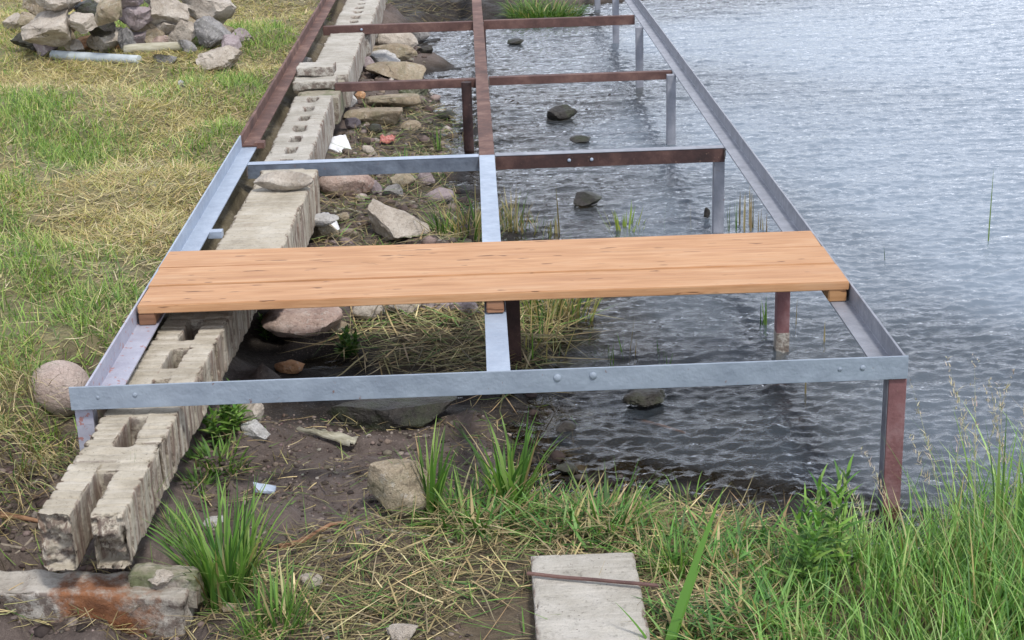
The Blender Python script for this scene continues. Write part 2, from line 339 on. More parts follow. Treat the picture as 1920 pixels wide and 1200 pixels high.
# ------------------------------------------------------------------ water
def spectrum(N, L, peak, wind, spread, seed, cut=.025):
    r = np.random.default_rng(seed); k = np.fft.fftfreq(N, L/N)*2*np.pi
    KX, KY = np.meshgrid(k, k, indexing='ij'); KK = np.hypot(KX, KY); KK[0, 0] = 1
    kp = 2*np.pi/peak
    A = np.exp(-.9*(kp/KK)**2)*KK**-1.95*np.exp(-(KK*cut/2/np.pi)**2)
    ca = (KX*math.cos(wind)+KY*math.sin(wind))/KK
    A = A*(spread+(1-spread)*np.abs(ca)**3); A[0, 0] = 0
    h = np.fft.ifft2(A*(r.normal(size=(N, N))+1j*r.normal(size=(N, N)))).real
    gx, gy = np.gradient(h, L/N); return h/np.sqrt((gx**2+gy**2).mean())
def tile(H, L, x, y, th):
    N = H.shape[0]; c, s_ = math.cos(th), math.sin(th)
    u = (x*c+y*s_)/L*N; v = (-x*s_+y*c)/L*N
    i = np.floor(u).astype(int); j = np.floor(v).astype(int); a = u-i; b = v-j
    i %= N; j %= N; i1 = (i+1) % N; j1 = (j+1) % N
    return (H[i, j]*(1-a)+H[i1, j]*a)*(1-b)+(H[i, j1]*(1-a)+H[i1, j1]*a)*b
H1 = spectrum(640, 6.1, .13, R_(82), .40, 5, .018); H2 = spectrum(512, 4.3, .065, R_(105), .6, 8, .016); H3 = spectrum(256, 9.7, .45, R_(60), .1, 3)
wx = axis(.75, 8.3, .0158, -8, 400, 1.4); ya = [-1.2]
while ya[-1] < 14.5: ya.append(ya[-1]+.0108+.0017*max(0, ya[-1]))
s = .05
while ya[-1] < 420: s *= 1.4; ya.append(ya[-1]+s)
s = .03; yb = []; c0 = -1.2
while c0 > -300: s *= 1.4; c0 -= s; yb.append(c0)
wy = np.array(yb[::-1]+ya)
WX, WY = np.meshgrid(wx, wy, indexing='ij')
inn = np.clip((WX-.0)/.6, 0, 1)*np.clip((10.5-WX)/2, 0, 1)*np.clip((WY+2)/1, 0, 1)*np.clip((18-WY)/3, 0, 1)
gust = .75+.5*(fbm(WX*.35, WY*.22, 77, 3)+.5)
WD = -sample(TZ, WX, WY)
shal = 1.15-.15*np.clip(WD/.35, 0, 1)
WZ = (tile(H1, 6.1, WX, WY, .2)*.15+tile(H2, 4.3, WX, WY, -.5)*.22+tile(H3, 9.7, WX, WY, .7)*.06)*gust*inn*shal
me = np_mesh('lake_water', np.stack([WX, WY, WZ], -1).reshape(-1, 3), grid_faces(len(wx), len(wy)), smooth=True,
             col=np.repeat(np.clip(1-np.exp(-np.clip(WD-.04, 0, 5)/.28), 0, 1).reshape(-1, 1), 3, 1), attr='depth')
wm = Mat('lake_water').world()
t = wm.t; t.nodes.remove(wm.b)
bp = wm.n('ShaderNodeBump'); bp.inputs['Strength'].default_value = .5; bp.inputs['Distance'].default_value = .012
wm.l(wm.noise(26, wm.scaled((.6, 1, 1)), 4, .62), bp.inputs['Height'])
fr = wm.n('ShaderNodeFresnel'); fr.inputs['IOR'].default_value = 1.34; wm.l(bp.outputs[0], fr.inputs['Normal'])
gl = wm.n('ShaderNodeBsdfGlossy'); gl.inputs['Roughness'].default_value = .02; wm.l(bp.outputs[0], gl.inputs['Normal'])
df = wm.n('ShaderNodeBsdfDiffuse'); df.inputs['Color'].default_value = (.19, .235, .29, 1)
tr = wm.n('ShaderNodeBsdfTransparent'); tr.inputs['Color'].default_value = (.80, .76, .64, 1)
m1 = wm.n('ShaderNodeMixShader'); da = wm.n('ShaderNodeAttribute', attribute_name='depth'); wm.l(da.outputs['Fac'], m1.inputs[0]); wm.l(tr.outputs[0], m1.inputs[1]); wm.l(df.outputs[0], m1.inputs[2])
m2 = wm.n('ShaderNodeMixShader'); wm.l(fr.outputs[0], m2.inputs[0]); wm.l(m1.outputs[0], m2.inputs[1]); wm.l(gl.outputs[0], m2.inputs[2]); wm.l(m2.outputs[0], wm.o.inputs[0])
tag(link('lake_water', me, wm.m), 'rippled blue grey lake water around and beyond the pier frame', kind='structure')

# ------------------------------------------------------------------ pier frame
def prism(prof, p0, p1, up=(0, 0, 1), nseg=1, bev=.0015):
    """extrude a 2D outline (side, up) from p0 to p1"""
    p0 = Vector(p0); p1 = Vector(p1); d = (p1-p0).normalized(); sd_ = d.cross(Vector(up)).normalized(); u = sd_.cross(d)
    bm = bmesh.new(); rings = []
    for i in range(nseg+1):
        c = p0.lerp(p1, i/nseg); rings.append([bm.verts.new(c+sd_*a+u*b) for a, b in prof])
    n = len(prof)
    for i in range(nseg):
        for j in range(n): bm.faces.new((rings[i][j], rings[i][(j+1) % n], rings[i+1][(j+1) % n], rings[i+1][j]))
    bm.faces.new(rings[0][::-1]); bm.faces.new(rings[-1])
    bmesh.ops.recalc_face_normals(bm, faces=bm.faces)
    if bev:
        es = [e for e in bm.edges if len(e.link_faces) == 2 and e.calc_face_angle() > .5]
        bmesh.ops.bevel(bm, geom=es, offset=bev, segments=2, affect='EDGES', profile=.5)
    me = bpy.data.meshes.new('m'); bm.to_mesh(me); bm.free(); return me
def rect(w, h): return [(-w/2, -h/2), (w/2, -h/2), (w/2, h/2), (-w/2, h/2)]
def circ(r, n=20): return [(r*math.cos(2*math.pi*i/n), r*math.sin(2*math.pi*i/n)) for i in range(n)]
T = .008
# L outline, corner at origin: leg a along +side, leg b along +up
def ell(a, b, t=T): 
    sa = 1 if a > 0 else -1; sb = 1 if b > 0 else -1
    return [(0, 0), (a, 0), (a, sb*t), (sa*t, sb*t), (sa*t, b), (0, b)]
pier = tag(empty('pier_frame', (0, 0, 0)), 'long welded steel pier frame, grey painted in front and rusty further back, over the shore', 'pier frame')
def part(name, me, mat, parent=pier, label=None):
    o = link(name, me, mat, parent)
    if label: o['label'] = label
    for p in me.polygons: p.use_smooth = False
    return o
ZT, ZL = .52, .447
# front beam: upright leg 75 mm, flange behind at its foot
fb = part('front_beam', prism(ell(-.05, .076), (-.002, -.004, ZL-.003), (2.604, -.004, ZL-.003), nseg=24), PAINT, label='long grey front beam with four bolt heads')
def bolt(x, z, r=.011, p=fb, mat=PAINT, y=-.004):
    bm = bmesh.new(); bmesh.ops.create_uvsphere(bm, u_segments=14, v_segments=8, radius=r)
    for v in bm.verts: v.co.y *= .55
    me = bpy.data.meshes.new('bolt'); bm.to_mesh(me); bm.free()
    for q_ in me.polygons: q_.use_smooth = True
    o = link('bolt', me, mat, p); o.location = (x, y, z); return o
for px, py, r in [(1045, 709, .0125), (1112, 705, .0125), (183, 746, .006), (253, 741, .008), (1575, 693, .007), (1618, 690, .009)]:
    P = un(px, py, .485); t_ = (-.006-CAM[1])/(P[1]-CAM[1]); Q = CAM+(P-CAM)*t_; bolt(Q[0], Q[2], r)
# right rail: upright outer leg, flange inwards
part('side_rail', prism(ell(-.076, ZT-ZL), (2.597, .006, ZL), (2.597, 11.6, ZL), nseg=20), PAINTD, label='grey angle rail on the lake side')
# left rail, painted part
part('side_rail', prism(ell(.082, ZT-ZL), (.046, .006, ZL), (.0475, .98, ZL), nseg=12), PAINTP, label='pinkish grey front length of angle rail on the bank side')
part('side_rail', prism(ell(.082, ZT-ZL), (.0475, .984, ZL), (.050, 3.66, ZL), nseg=12), PAINTL, label='light grey angle rail on the bank side behind the deck')
part('side_rail', prism([(0, 0), (.085, 0), (.085, .01), (.012, .01), (.012, .062), (-.004, .062), (-.004, 0)], (.052, 3.56, ZL+.0115), (.036, 11.6, ZL+.02), nseg=8), RUSTR, label='rusty brown angle rail on the bank side')
part('rail_bracket', prism(rect(.05, .03), (.121, 1.98, ZL-.008), (.182, 1.98, ZL-.008)), PAINTL)
part('rail_bracket', prism(rect(.07, .03), (.121, 3.60, ZL+.014), (.172, 3.60, ZL+.014)), RUSTR)
# centre rail
part('centre_rail', prism(rect(.077, .012), (1.328, .06, ZL-.002), (1.328, 3.22, ZL-.002), nseg=8), PAINTL, label='light grey flat centre rail')
part('centre_rail', prism(rect(.077, .05), (1.328, 3.224, ZL-.019), (1.305, 11.6, ZL-.015), nseg=8), RUSTR, label='rusty red centre rail')
# cross beams: pairs either side of the centre rail
def cross(x0, x1, y, mat, label, z=ZL-.004, h=-.068, y1=None):
    y1 = y if y1 is None else y1
    return part('cross_beam', prism(ell(-.055, h), (x0, y, z), (x1, y1, z), nseg=6), mat, label=label)
c1 = cross(.128, 1.287, 3.20, m_paint('slate_paint', (.075, .09, .12), (.15, .18, .225)), 'dull grey cross beam on the bank side'); c2 = cross(1.369, 2.524, 3.205, RUSTD, 'dark rusty cross beam with two bolts')
part('cross_beam_flange', prism(rect(.06, .004), (.128, 3.228, ZL), (1.287, 3.228, ZL)), PAINTL)
part('cross_beam_flange', prism(rect(.06, .004), (1.369, 3.233, ZL), (2.524, 3.233, ZL)), PAINTD)
for x in (1.74, 1.853): bolt(x, ZL-.035, .009, c2, PAINTL, 3.203)
cross(.40, 1.286, 5.33, RUST, 'short rusty cross beam resting on the concrete', h=-.052); cross(1.364, 2.524, 5.36, RUST, 'dark brown rusty cross beam', h=-.05)
c3 = cross(.125, 1.280, 7.72, RUST, 'rusty cross beam with a pale rivet'); cross(1.358, 2.524, 7.74, RUST, 'rusty cross beam near the far bank')
bolt(.42, ZL-.035, .010, c3, PAINTL, 7.718)
BEAD = m_rust('weld_bead', (.06, .045, .04), (.12, .10, .09), (.2, .19, .18))
for i, (x, y, z, ax) in enumerate([(1.2885, 3.19, ZL-.03, 2), (1.3675, 3.195, ZL-.03, 2), (2.523, 3.20, ZL-.03, 2), (1.2885, 5.32, ZL-.03, 2), (1.366, 5.35, ZL-.03, 2), (1.328, .062, ZL+.004, 0), (.128, 3.19, ZL-.03, 2), (2.56, .004, ZL-.002, 0), (.075, .004, ZL-.002, 0)]):
    bm = bmesh.new()
    for k in range(7):
        rr_ = bmesh.ops.create_icosphere(bm, subdivisions=1, radius=random.uniform(.004, .0065))
        for v in rr_['verts']: v.co[ax] += (k-3)*.0075
    me = bpy.data.meshes.new('weld_bead'); bm.to_mesh(me); bm.free(); ob = link('weld_bead', me, BEAD, pier); ob.location = (x, y, z)
# posts
def post(x, y, zb, mat, w=.052, zt=ZL-.002, label=None, rnd=False):
    return part('post', prism(circ(w/2) if rnd else rect(w, w), (x, y, zb), (x, y, zt), up=(0, 1, 0), nseg=4), mat, label=label)
pf = post(2.577, .034, -.6, PRIMER, .056, ZL-.006, 'red brown primed corner post')
pg = part('paint_strip', prism(rect(.004, .05), (2.547, .034, -.5), (2.547, .034, ZL-.008), up=(0, 1, 0)), m_paint('dark_grey_paint', (.10, .10, .125), (.16, .165, .19)))
post(.030, .045, -.1, PAINTP, .055, ZL-.006, 'grey post with smeared red primer')
post(2.500, 1.50, -.7, PRIMER, .052, label='red brown primed post')
part('bare_band', prism(rect(.0545, .0545), (2.500, 1.50, -.10), (2.500, 1.50, .075), up=(0, 1, 0)), CONCG)
for y, m_ in [(3.25, PAINTD), (5.24, PAINTD), (7.17, PAINTD), (9.15, PAINTD), (11.2, PAINTD)]: post(2.500, y, -1.2, m_, .054, label=None)
P = un(873, 285, 0.02); post(1.225, 5.275, -.3, RUSTD, .064, ZL-.01, 'round rusty pipe post', True)
post(1.400, 1.42, -.3, RUSTD, .060, ZL-.004, 'dark brown post under the deck'); post(1.345, 7.9, -.3, RUSTD, .058, ZL-.05, rnd=True)

# ------------------------------------------------------------------ deck
deck = tag(empty('deck_section', (0, 0, 0)), 'fresh orange pine planks nailed on blocks, laid across the front of the pier frame', 'deck')
def plank(x0, x1, y0, y1, z0, z1, mat, name='plank', n=30, lift=0):
    bm = bmesh.new()
    L = x1-x0; wv = random.uniform(0, 9)
    me = None
    bmesh.ops.create_cube(bm, size=1)
    for v in bm.verts: v.co = ((v.co.x)*L, v.co.y*(y1-y0), v.co.z*(z1-z0))
    if L > 1:
        bmesh.ops.bisect_plane
        for i in range(1, n):
            bmesh.ops.bisect_plane(bm, geom=bm.verts[:]+bm.edges[:]+bm.faces[:], plane_co=(-L/2+L*i/n, 0, 0), plane_no=(1, 0, 0))
    es = [e for e in bm.edges if len(e.link_faces) == 2 and e.calc_face_angle() > .5]
    bmesh.ops.bevel(bm, geom=es, offset=.003, segments=2, affect='EDGES')
    for v in bm.verts:
        s_ = v.co.x*1.3+wv
        v.co.y += .0016*math.sin(s_*2.3)+.0012*noise.noise((s_*3, v.co.y*4, 1))
        v.co.z += .0016*math.sin(s_*1.7+wv)*(1 if L > 1 else 0)
    me = bpy.data.meshes.new(name); bm.to_mesh(me); bm.free()
    o = link(name, me, mat, deck); o.location = ((x0+x1)/2, (y0+y1)/2, (z0+z1)/2+lift); return o
PB = [(.737, .953, .066, 2.585), (.958, 1.172, .063, 2.582), (1.178, 1.396, .060, 2.580)]
for i, (a, b, x0, x1) in enumerate(PB):
    o = plank(x0, x1, a, b, .501, .533, PINE, lift=(0, .003, -.001)[i]); o.rotation_euler[2] = (-.008, -.011, -.014)[i]
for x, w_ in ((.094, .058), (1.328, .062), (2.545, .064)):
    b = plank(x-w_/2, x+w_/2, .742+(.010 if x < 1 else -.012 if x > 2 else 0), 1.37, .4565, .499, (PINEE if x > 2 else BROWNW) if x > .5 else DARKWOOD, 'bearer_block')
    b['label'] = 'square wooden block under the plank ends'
for x in (.13, .15, 1.3, 1.35, 2.48, 2.52):
    for (a, b, _, _) in PB[:0]: pass

# ------------------------------------------------------------------ concrete beams
DG = None
def remesh_join(boxes, voxel, name):
    """boxes: (x0,x1,y0,y1,z0,z1) overlapping; returns a cleaned voxel surface"""
    bm = bmesh.new()
    for x0, x1, y0, y1, z0, z1 in boxes:
        r = bmesh.ops.create_cube(bm, size=1)
        for v in r['verts']: v.co = (x0+(v.co.x+.5)*(x1-x0), y0+(v.co.y+.5)*(y1-y0), z0+(v.co.z+.5)*(z1-z0))
    me = bpy.data.meshes.new(name); bm.to_mesh(me); bm.free()
    o = bpy.data.objects.new(name, me); C.objects.link(o)
    md = o.modifiers.new('r', 'REMESH'); md.mode = 'VOXEL'; md.voxel_size = voxel; md.use_smooth_shade = True
    dg = bpy.context.evaluated_depsgraph_get(); ev = o.evaluated_get(dg)
    m2_ = bpy.data.meshes.new_from_object(ev); bpy.data.objects.remove(o); bpy.data.meshes.remove(me); m2_.name = name
    return m2_
def n3(P, s, seed=0):
    """smooth 3D noise built from three 2D slices"""
    x, y, z = P[:, 0]*s, P[:, 1]*s, P[:, 2]*s
    return (fbm(x+.37*z, y-.21*z, seed, 3)+fbm(y+.31*x+7, z+.19*x, seed+5, 3)+fbm(z-.27*y+3, x+.23*y, seed+9, 3))/1.7
def rough_up(me, amp=.003, s=30, chip=.0, ends=None, seed=0):
    n = len(me.vertices); co = np.empty(n*3, dtype=np.float32); me.vertices.foreach_get('co', co); co = co.reshape(-1, 3).astype(float)
    no = np.empty(n*3, dtype=np.float32); me.vertices.foreach_get('normal', no); no = no.reshape(-1, 3)
    d = n3(co, s, seed)*amp + n3(co, s*.25, seed+3)*amp*.5
    if chip:
        e = (np.sort(np.abs(no), 1)[:, 1] > .42).astype(float)   # on edges
        c = np.clip(n3(co, 13, seed+7)-.04, 0, 1)*chip; d = d-c*(.25+e)
    if ends is not None:
        y0, dep = ends; w = np.clip(1-(co[:, 1]-y0)/dep, 0, 1)
        f = np.clip(-no[:, 1], 0, 1); low = np.clip(.12-co[:, 2], 0, .12)/.12
        co[:, 1] += f*w*(np.clip(n3(co, 14, seed+11)+.1, 0, .6)*.06+n3(co, 34, seed+12)*.05+n3(co, 85, seed+14)*.02+low*.05)
        d = d+w**2*(n3(co, 50, seed+19)*.008)
    co += no*d[:, None]
    me.vertices.foreach_set('co', co.astype(np.float32).ravel()); me.update()
    me.polygons.foreach_set('use_smooth', np.ones(len(me.polygons), dtype=bool))
def beam_boxes(L, w, h, pitch, slots, groove=.004, sw=.055, skip=0):
    B = []; r = random.Random(int(L*1000))
    def core(y0, y1, solid):
        if solid: B.append((-w/2, w/2, y0-.004, y1+.004, 0, h-.0035))
        else:
            B.append((-w/2, -sw/2, y0, y1, 0, h-.0035)); B.append((sw/2, w/2, y0, y1, 0, h-.0035)); 
            if y0 > .0: B.append((-sw/2-.01, sw/2+.01, y0, y1, 0, h*.18))
    cur = 0
    for a, b in slots:
        if a > cur: core(cur, a, True)
        core(max(a, 0), min(b, L), False); cur = b
    if cur < L: core(cur, L, True)
    y = 0
    while y < L-.01:
        p = pitch*r.uniform(.8, 1.2); e = min(y+p, L); g = r.uniform(.5, 1.3)
        mid = (y+e)/2; inslot = any(a-.02 < e and b+.02 > y for a, b in slots)
        ox = r.uniform(.007, .012)
        for sx in (-1, 1):
            xa, xb = ((-w/2-ox, -sw/2) if sx < 0 else (sw/2, w/2+ox)) if (inslot and slots) else ((-w/2-ox, .01) if sx < 0 else (-.01, w/2+ox))
            B.append((xa, xb, y+pitch*.17*g, e-pitch*.17*g, .004, h+r.uniform(-.0015, .0015)))
        y = e
    return B
def concrete(name, px0, px1, z, w, h, pitch, slots, mat, label, vox=.0075, chip=.03, ends=None, seed=0, cat='concrete beam', group='concrete beams laid end to end along the bank', tilt=0):
    """px0 -> px1: world points (x, y) of the centre line at the near and far ends"""
    (x0, y0), (x1, y1) = px0, px1; L = math.hypot(x1-x0, y1-y0)
    me = remesh_join(beam_boxes(L, w-.02, h, pitch, slots), vox, name)
    rough_up(me, .0022, 28, chip, ends, seed)
    o = link(name, me, mat); o.location = (x0, y0, z-h); o.rotation_euler = (tilt, 0, -math.atan2(x1-x0, y1-y0))
    return tag(o, label, cat, group)
concrete('concrete_beam', (.178, -.70), (.268, 1.62), .418, .238, .165, .058, [(-.1, .30), (.47, .70), (.80, 1.02), (1.12, 1.32), (1.40, 1.62), (1.72, 1.92)], CONC,
         'long slotted concrete beam with a broken front end under the steel front beam', .0056, .035, (0, .10), 1)
concrete('concrete_beam', (.312, 1.66), (.345, 3.16), .425, .285, .23, .062, [], CONC, 'solid topped ribbed concrete beam just behind the wooden deck', .0075, .03, None, 2)
concrete('concrete_beam', (.305, 3.19), (.290, 5.10), .42, .235, .22, .07, [(.10+.27*i, .10+.27*i+.15) for i in range(7)], CONCG, 'concrete beam with a row of small square holes behind the grey cross beam', .0085, .03, None, 3)
concrete('concrete_beam', (.322, 5.78), (.322, 7.55), .42, .265, .22, .09, [], CONCG, 'smooth topped concrete beam between the two far rusty cross beams', .0095, .02, None, 4)
concrete('concrete_beam', (.33, 7.75), (.33, 10.6), .41, .30, .22, .09, [(.10+.26*i, .10+.26*i+.13) for i in range(10)], CONCG, 'farthest concrete beam with ladder-like slots beyond the last rusty cross beam', .011, .03, None, 5)
# two short pieces lying across
def chunk(name, boxes, loc, rot, mat, label, vox=.008, amp=.004, chip=.06, seed=0, cat='concrete block', group=None):
    me = remesh_join(boxes, vox, name); rough_up(me, amp, 18, chip, None, seed)
    o = link(name, me, mat); o.location = loc; o.rotation_euler = rot; return tag(o, label, cat, group)
chunk('concrete_block', [(-.135, .14, -.12, .12, 0, .055)], (.265, 5.47, .405), (0, 0, .04), CONCG, 'short concrete slab lying under a rough chunk at the end of the holed beam', seed=3)
chunk('concrete_block', [(-.125, .115, -.09, .10, 0, .06)], (.270, 5.60, .462), (0, 0, -.03), CONCG, 'rough grey concrete chunk on top of a short slab beside the cut cross beam', seed=5)
chunk('concrete_block', [(-.13, .14, -.3, .3, 0, .17)], (.30, 5.42, .23), (0, 0, 0), CONCM, 'concrete block carrying the two short slabs between the holed and the smooth beams', seed=8, vox=.012)
# lying slab, bottom centre
sl_me = remesh_join([(-.150, .140, -1.0, 0, 0, .11)], .0075, 'concrete_slab'); rough_up(sl_me, .002, 22, .03, None, 12)
o = link('concrete_slab', sl_me, CONCG); o.location = (1.545, -.605, .085); o.rotation_euler = (0, 0, -.005)
tag(o, 'grey concrete slab with a thin steel strip across it, in the grass at the bottom', 'concrete slab')
me = prism([(-.006, -.003), (.006, -.003), (.006, .003), (-.006, .003)], un(988, 1076, .205), un(1240, 1098, .212), nseg=10, bev=.001)
for v in me.vertices: v.co.z += .004*noise.noise((v.co.x*9, 0, 3)); v.co.y += .006*noise.noise((v.co.x*7, 2, 3))
tag(link('steel_strip', me, RUST), 'thin rusty steel strip lying across the grey concrete slab', 'steel strip')
# broken block, bottom left
chunk('concrete_slab', [(-.50, .27, -.10, .015, 0, .19), (-.5, .10, -.10, .025, .05, .20)], (.175, -.575, -.022), (.06, .015, -.10), CONCR, 'broken rust stained concrete slab half buried at the bottom edge below the slotted beam', vox=.0075, amp=.007, chip=.08, seed=21, cat='concrete slab')
chunk('concrete_block', [(0, .20, -.035, .035, 0, .10)], (.27, -.60, .10), (0, .02, -.16), CONCM, 'mossy strip of concrete behind the rust stained slab beside the grass tuft', vox=.008, amp=.010, chip=.10, seed=23)

# ------------------------------------------------------------------ stones
def rock_mesh(seed, sub=4, cuts=9, rnd=.5, nz=.10, flat=0):
    r = random.Random(seed); bm = bmesh.new(); bmesh.ops.create_icosphere(bm, subdivisions=sub, radius=1)
    P = np.array([v.co[:] for v in bm.verts]); tri = np.array([[v.index for v in f.verts] for f in bm.faces]); bm.free()
    P0 = P.copy()
    for i in range(cuts):
        n = np.array([r.gauss(0, 1), r.gauss(0, 1), r.gauss(0, .8)]); n /= np.linalg.norm(n); d = r.uniform(rnd, rnd+.28)
        t_ = P@n-d; P = P-np.where(t_ > 0, t_*.94, 0)[:, None]*n
    if flat: P[:, 2] = np.minimum(P[:, 2], flat)
    P = P/np.abs(P).max(0)
    nn = P0
    q3 = n3(P*.5+r.uniform(0, 50), 6, seed+3); ridge = -np.clip(.12-np.abs(q3), 0, .12)*4+q3*.8
    P = P+nn*(n3(P*.5+r.uniform(0, 50), 2.2, seed)*nz*1.3+ridge*nz*.9+n3(P*.5, 19, seed+4)*nz*.45+n3(P*.5, 41, seed+6)*nz*.25)[:, None]
    return P, tri
def rock(cx, top, w, bot, key, label, seed, cuts=9, rnd=.5, nz=.10, dr=.75, zb=None, rot=None, group=None, cat='stone', sink=.12, name='stone', tilt=0, sub=4, flat=0, minh=.25):
    """bounding box in the photograph: centre column cx, width w, rows top..bot"""
    P = gp(cx, bot) if zb is None else un(cx, bot, zb)
    s_ = ppm(P); wd = w/s_; D = wd*dr; v = P-CAM; phi = math.asin(-v[2]/np.linalg.norm(v)); hp = (bot-top)/s_
    hz = math.sqrt(max(hp*hp-(D*math.sin(phi))**2, 0))/math.cos(phi); hz = max(hz, minh*wd)*(1+sink)
    V, tri = rock_mesh(seed, sub, cuts, rnd, nz, flat)
    V = V*np.array([wd/2, D/2, hz/2])
    me = np_mesh(name, V, None, tri, smooth=True)
    try: me.set_sharp_from_angle(angle=R_(30))
    except Exception: pass
    o = link(name, me, ROCKM.get(key) or key)
    Q = un(cx, (top+bot)/2, P[2]+hz*(.5-sink)); o.location = Q.tolist(); o.rotation_euler = (random.uniform(-.05, .05), tilt, 0 if rot is None else rot)
    return tag(o, label, cat, group)
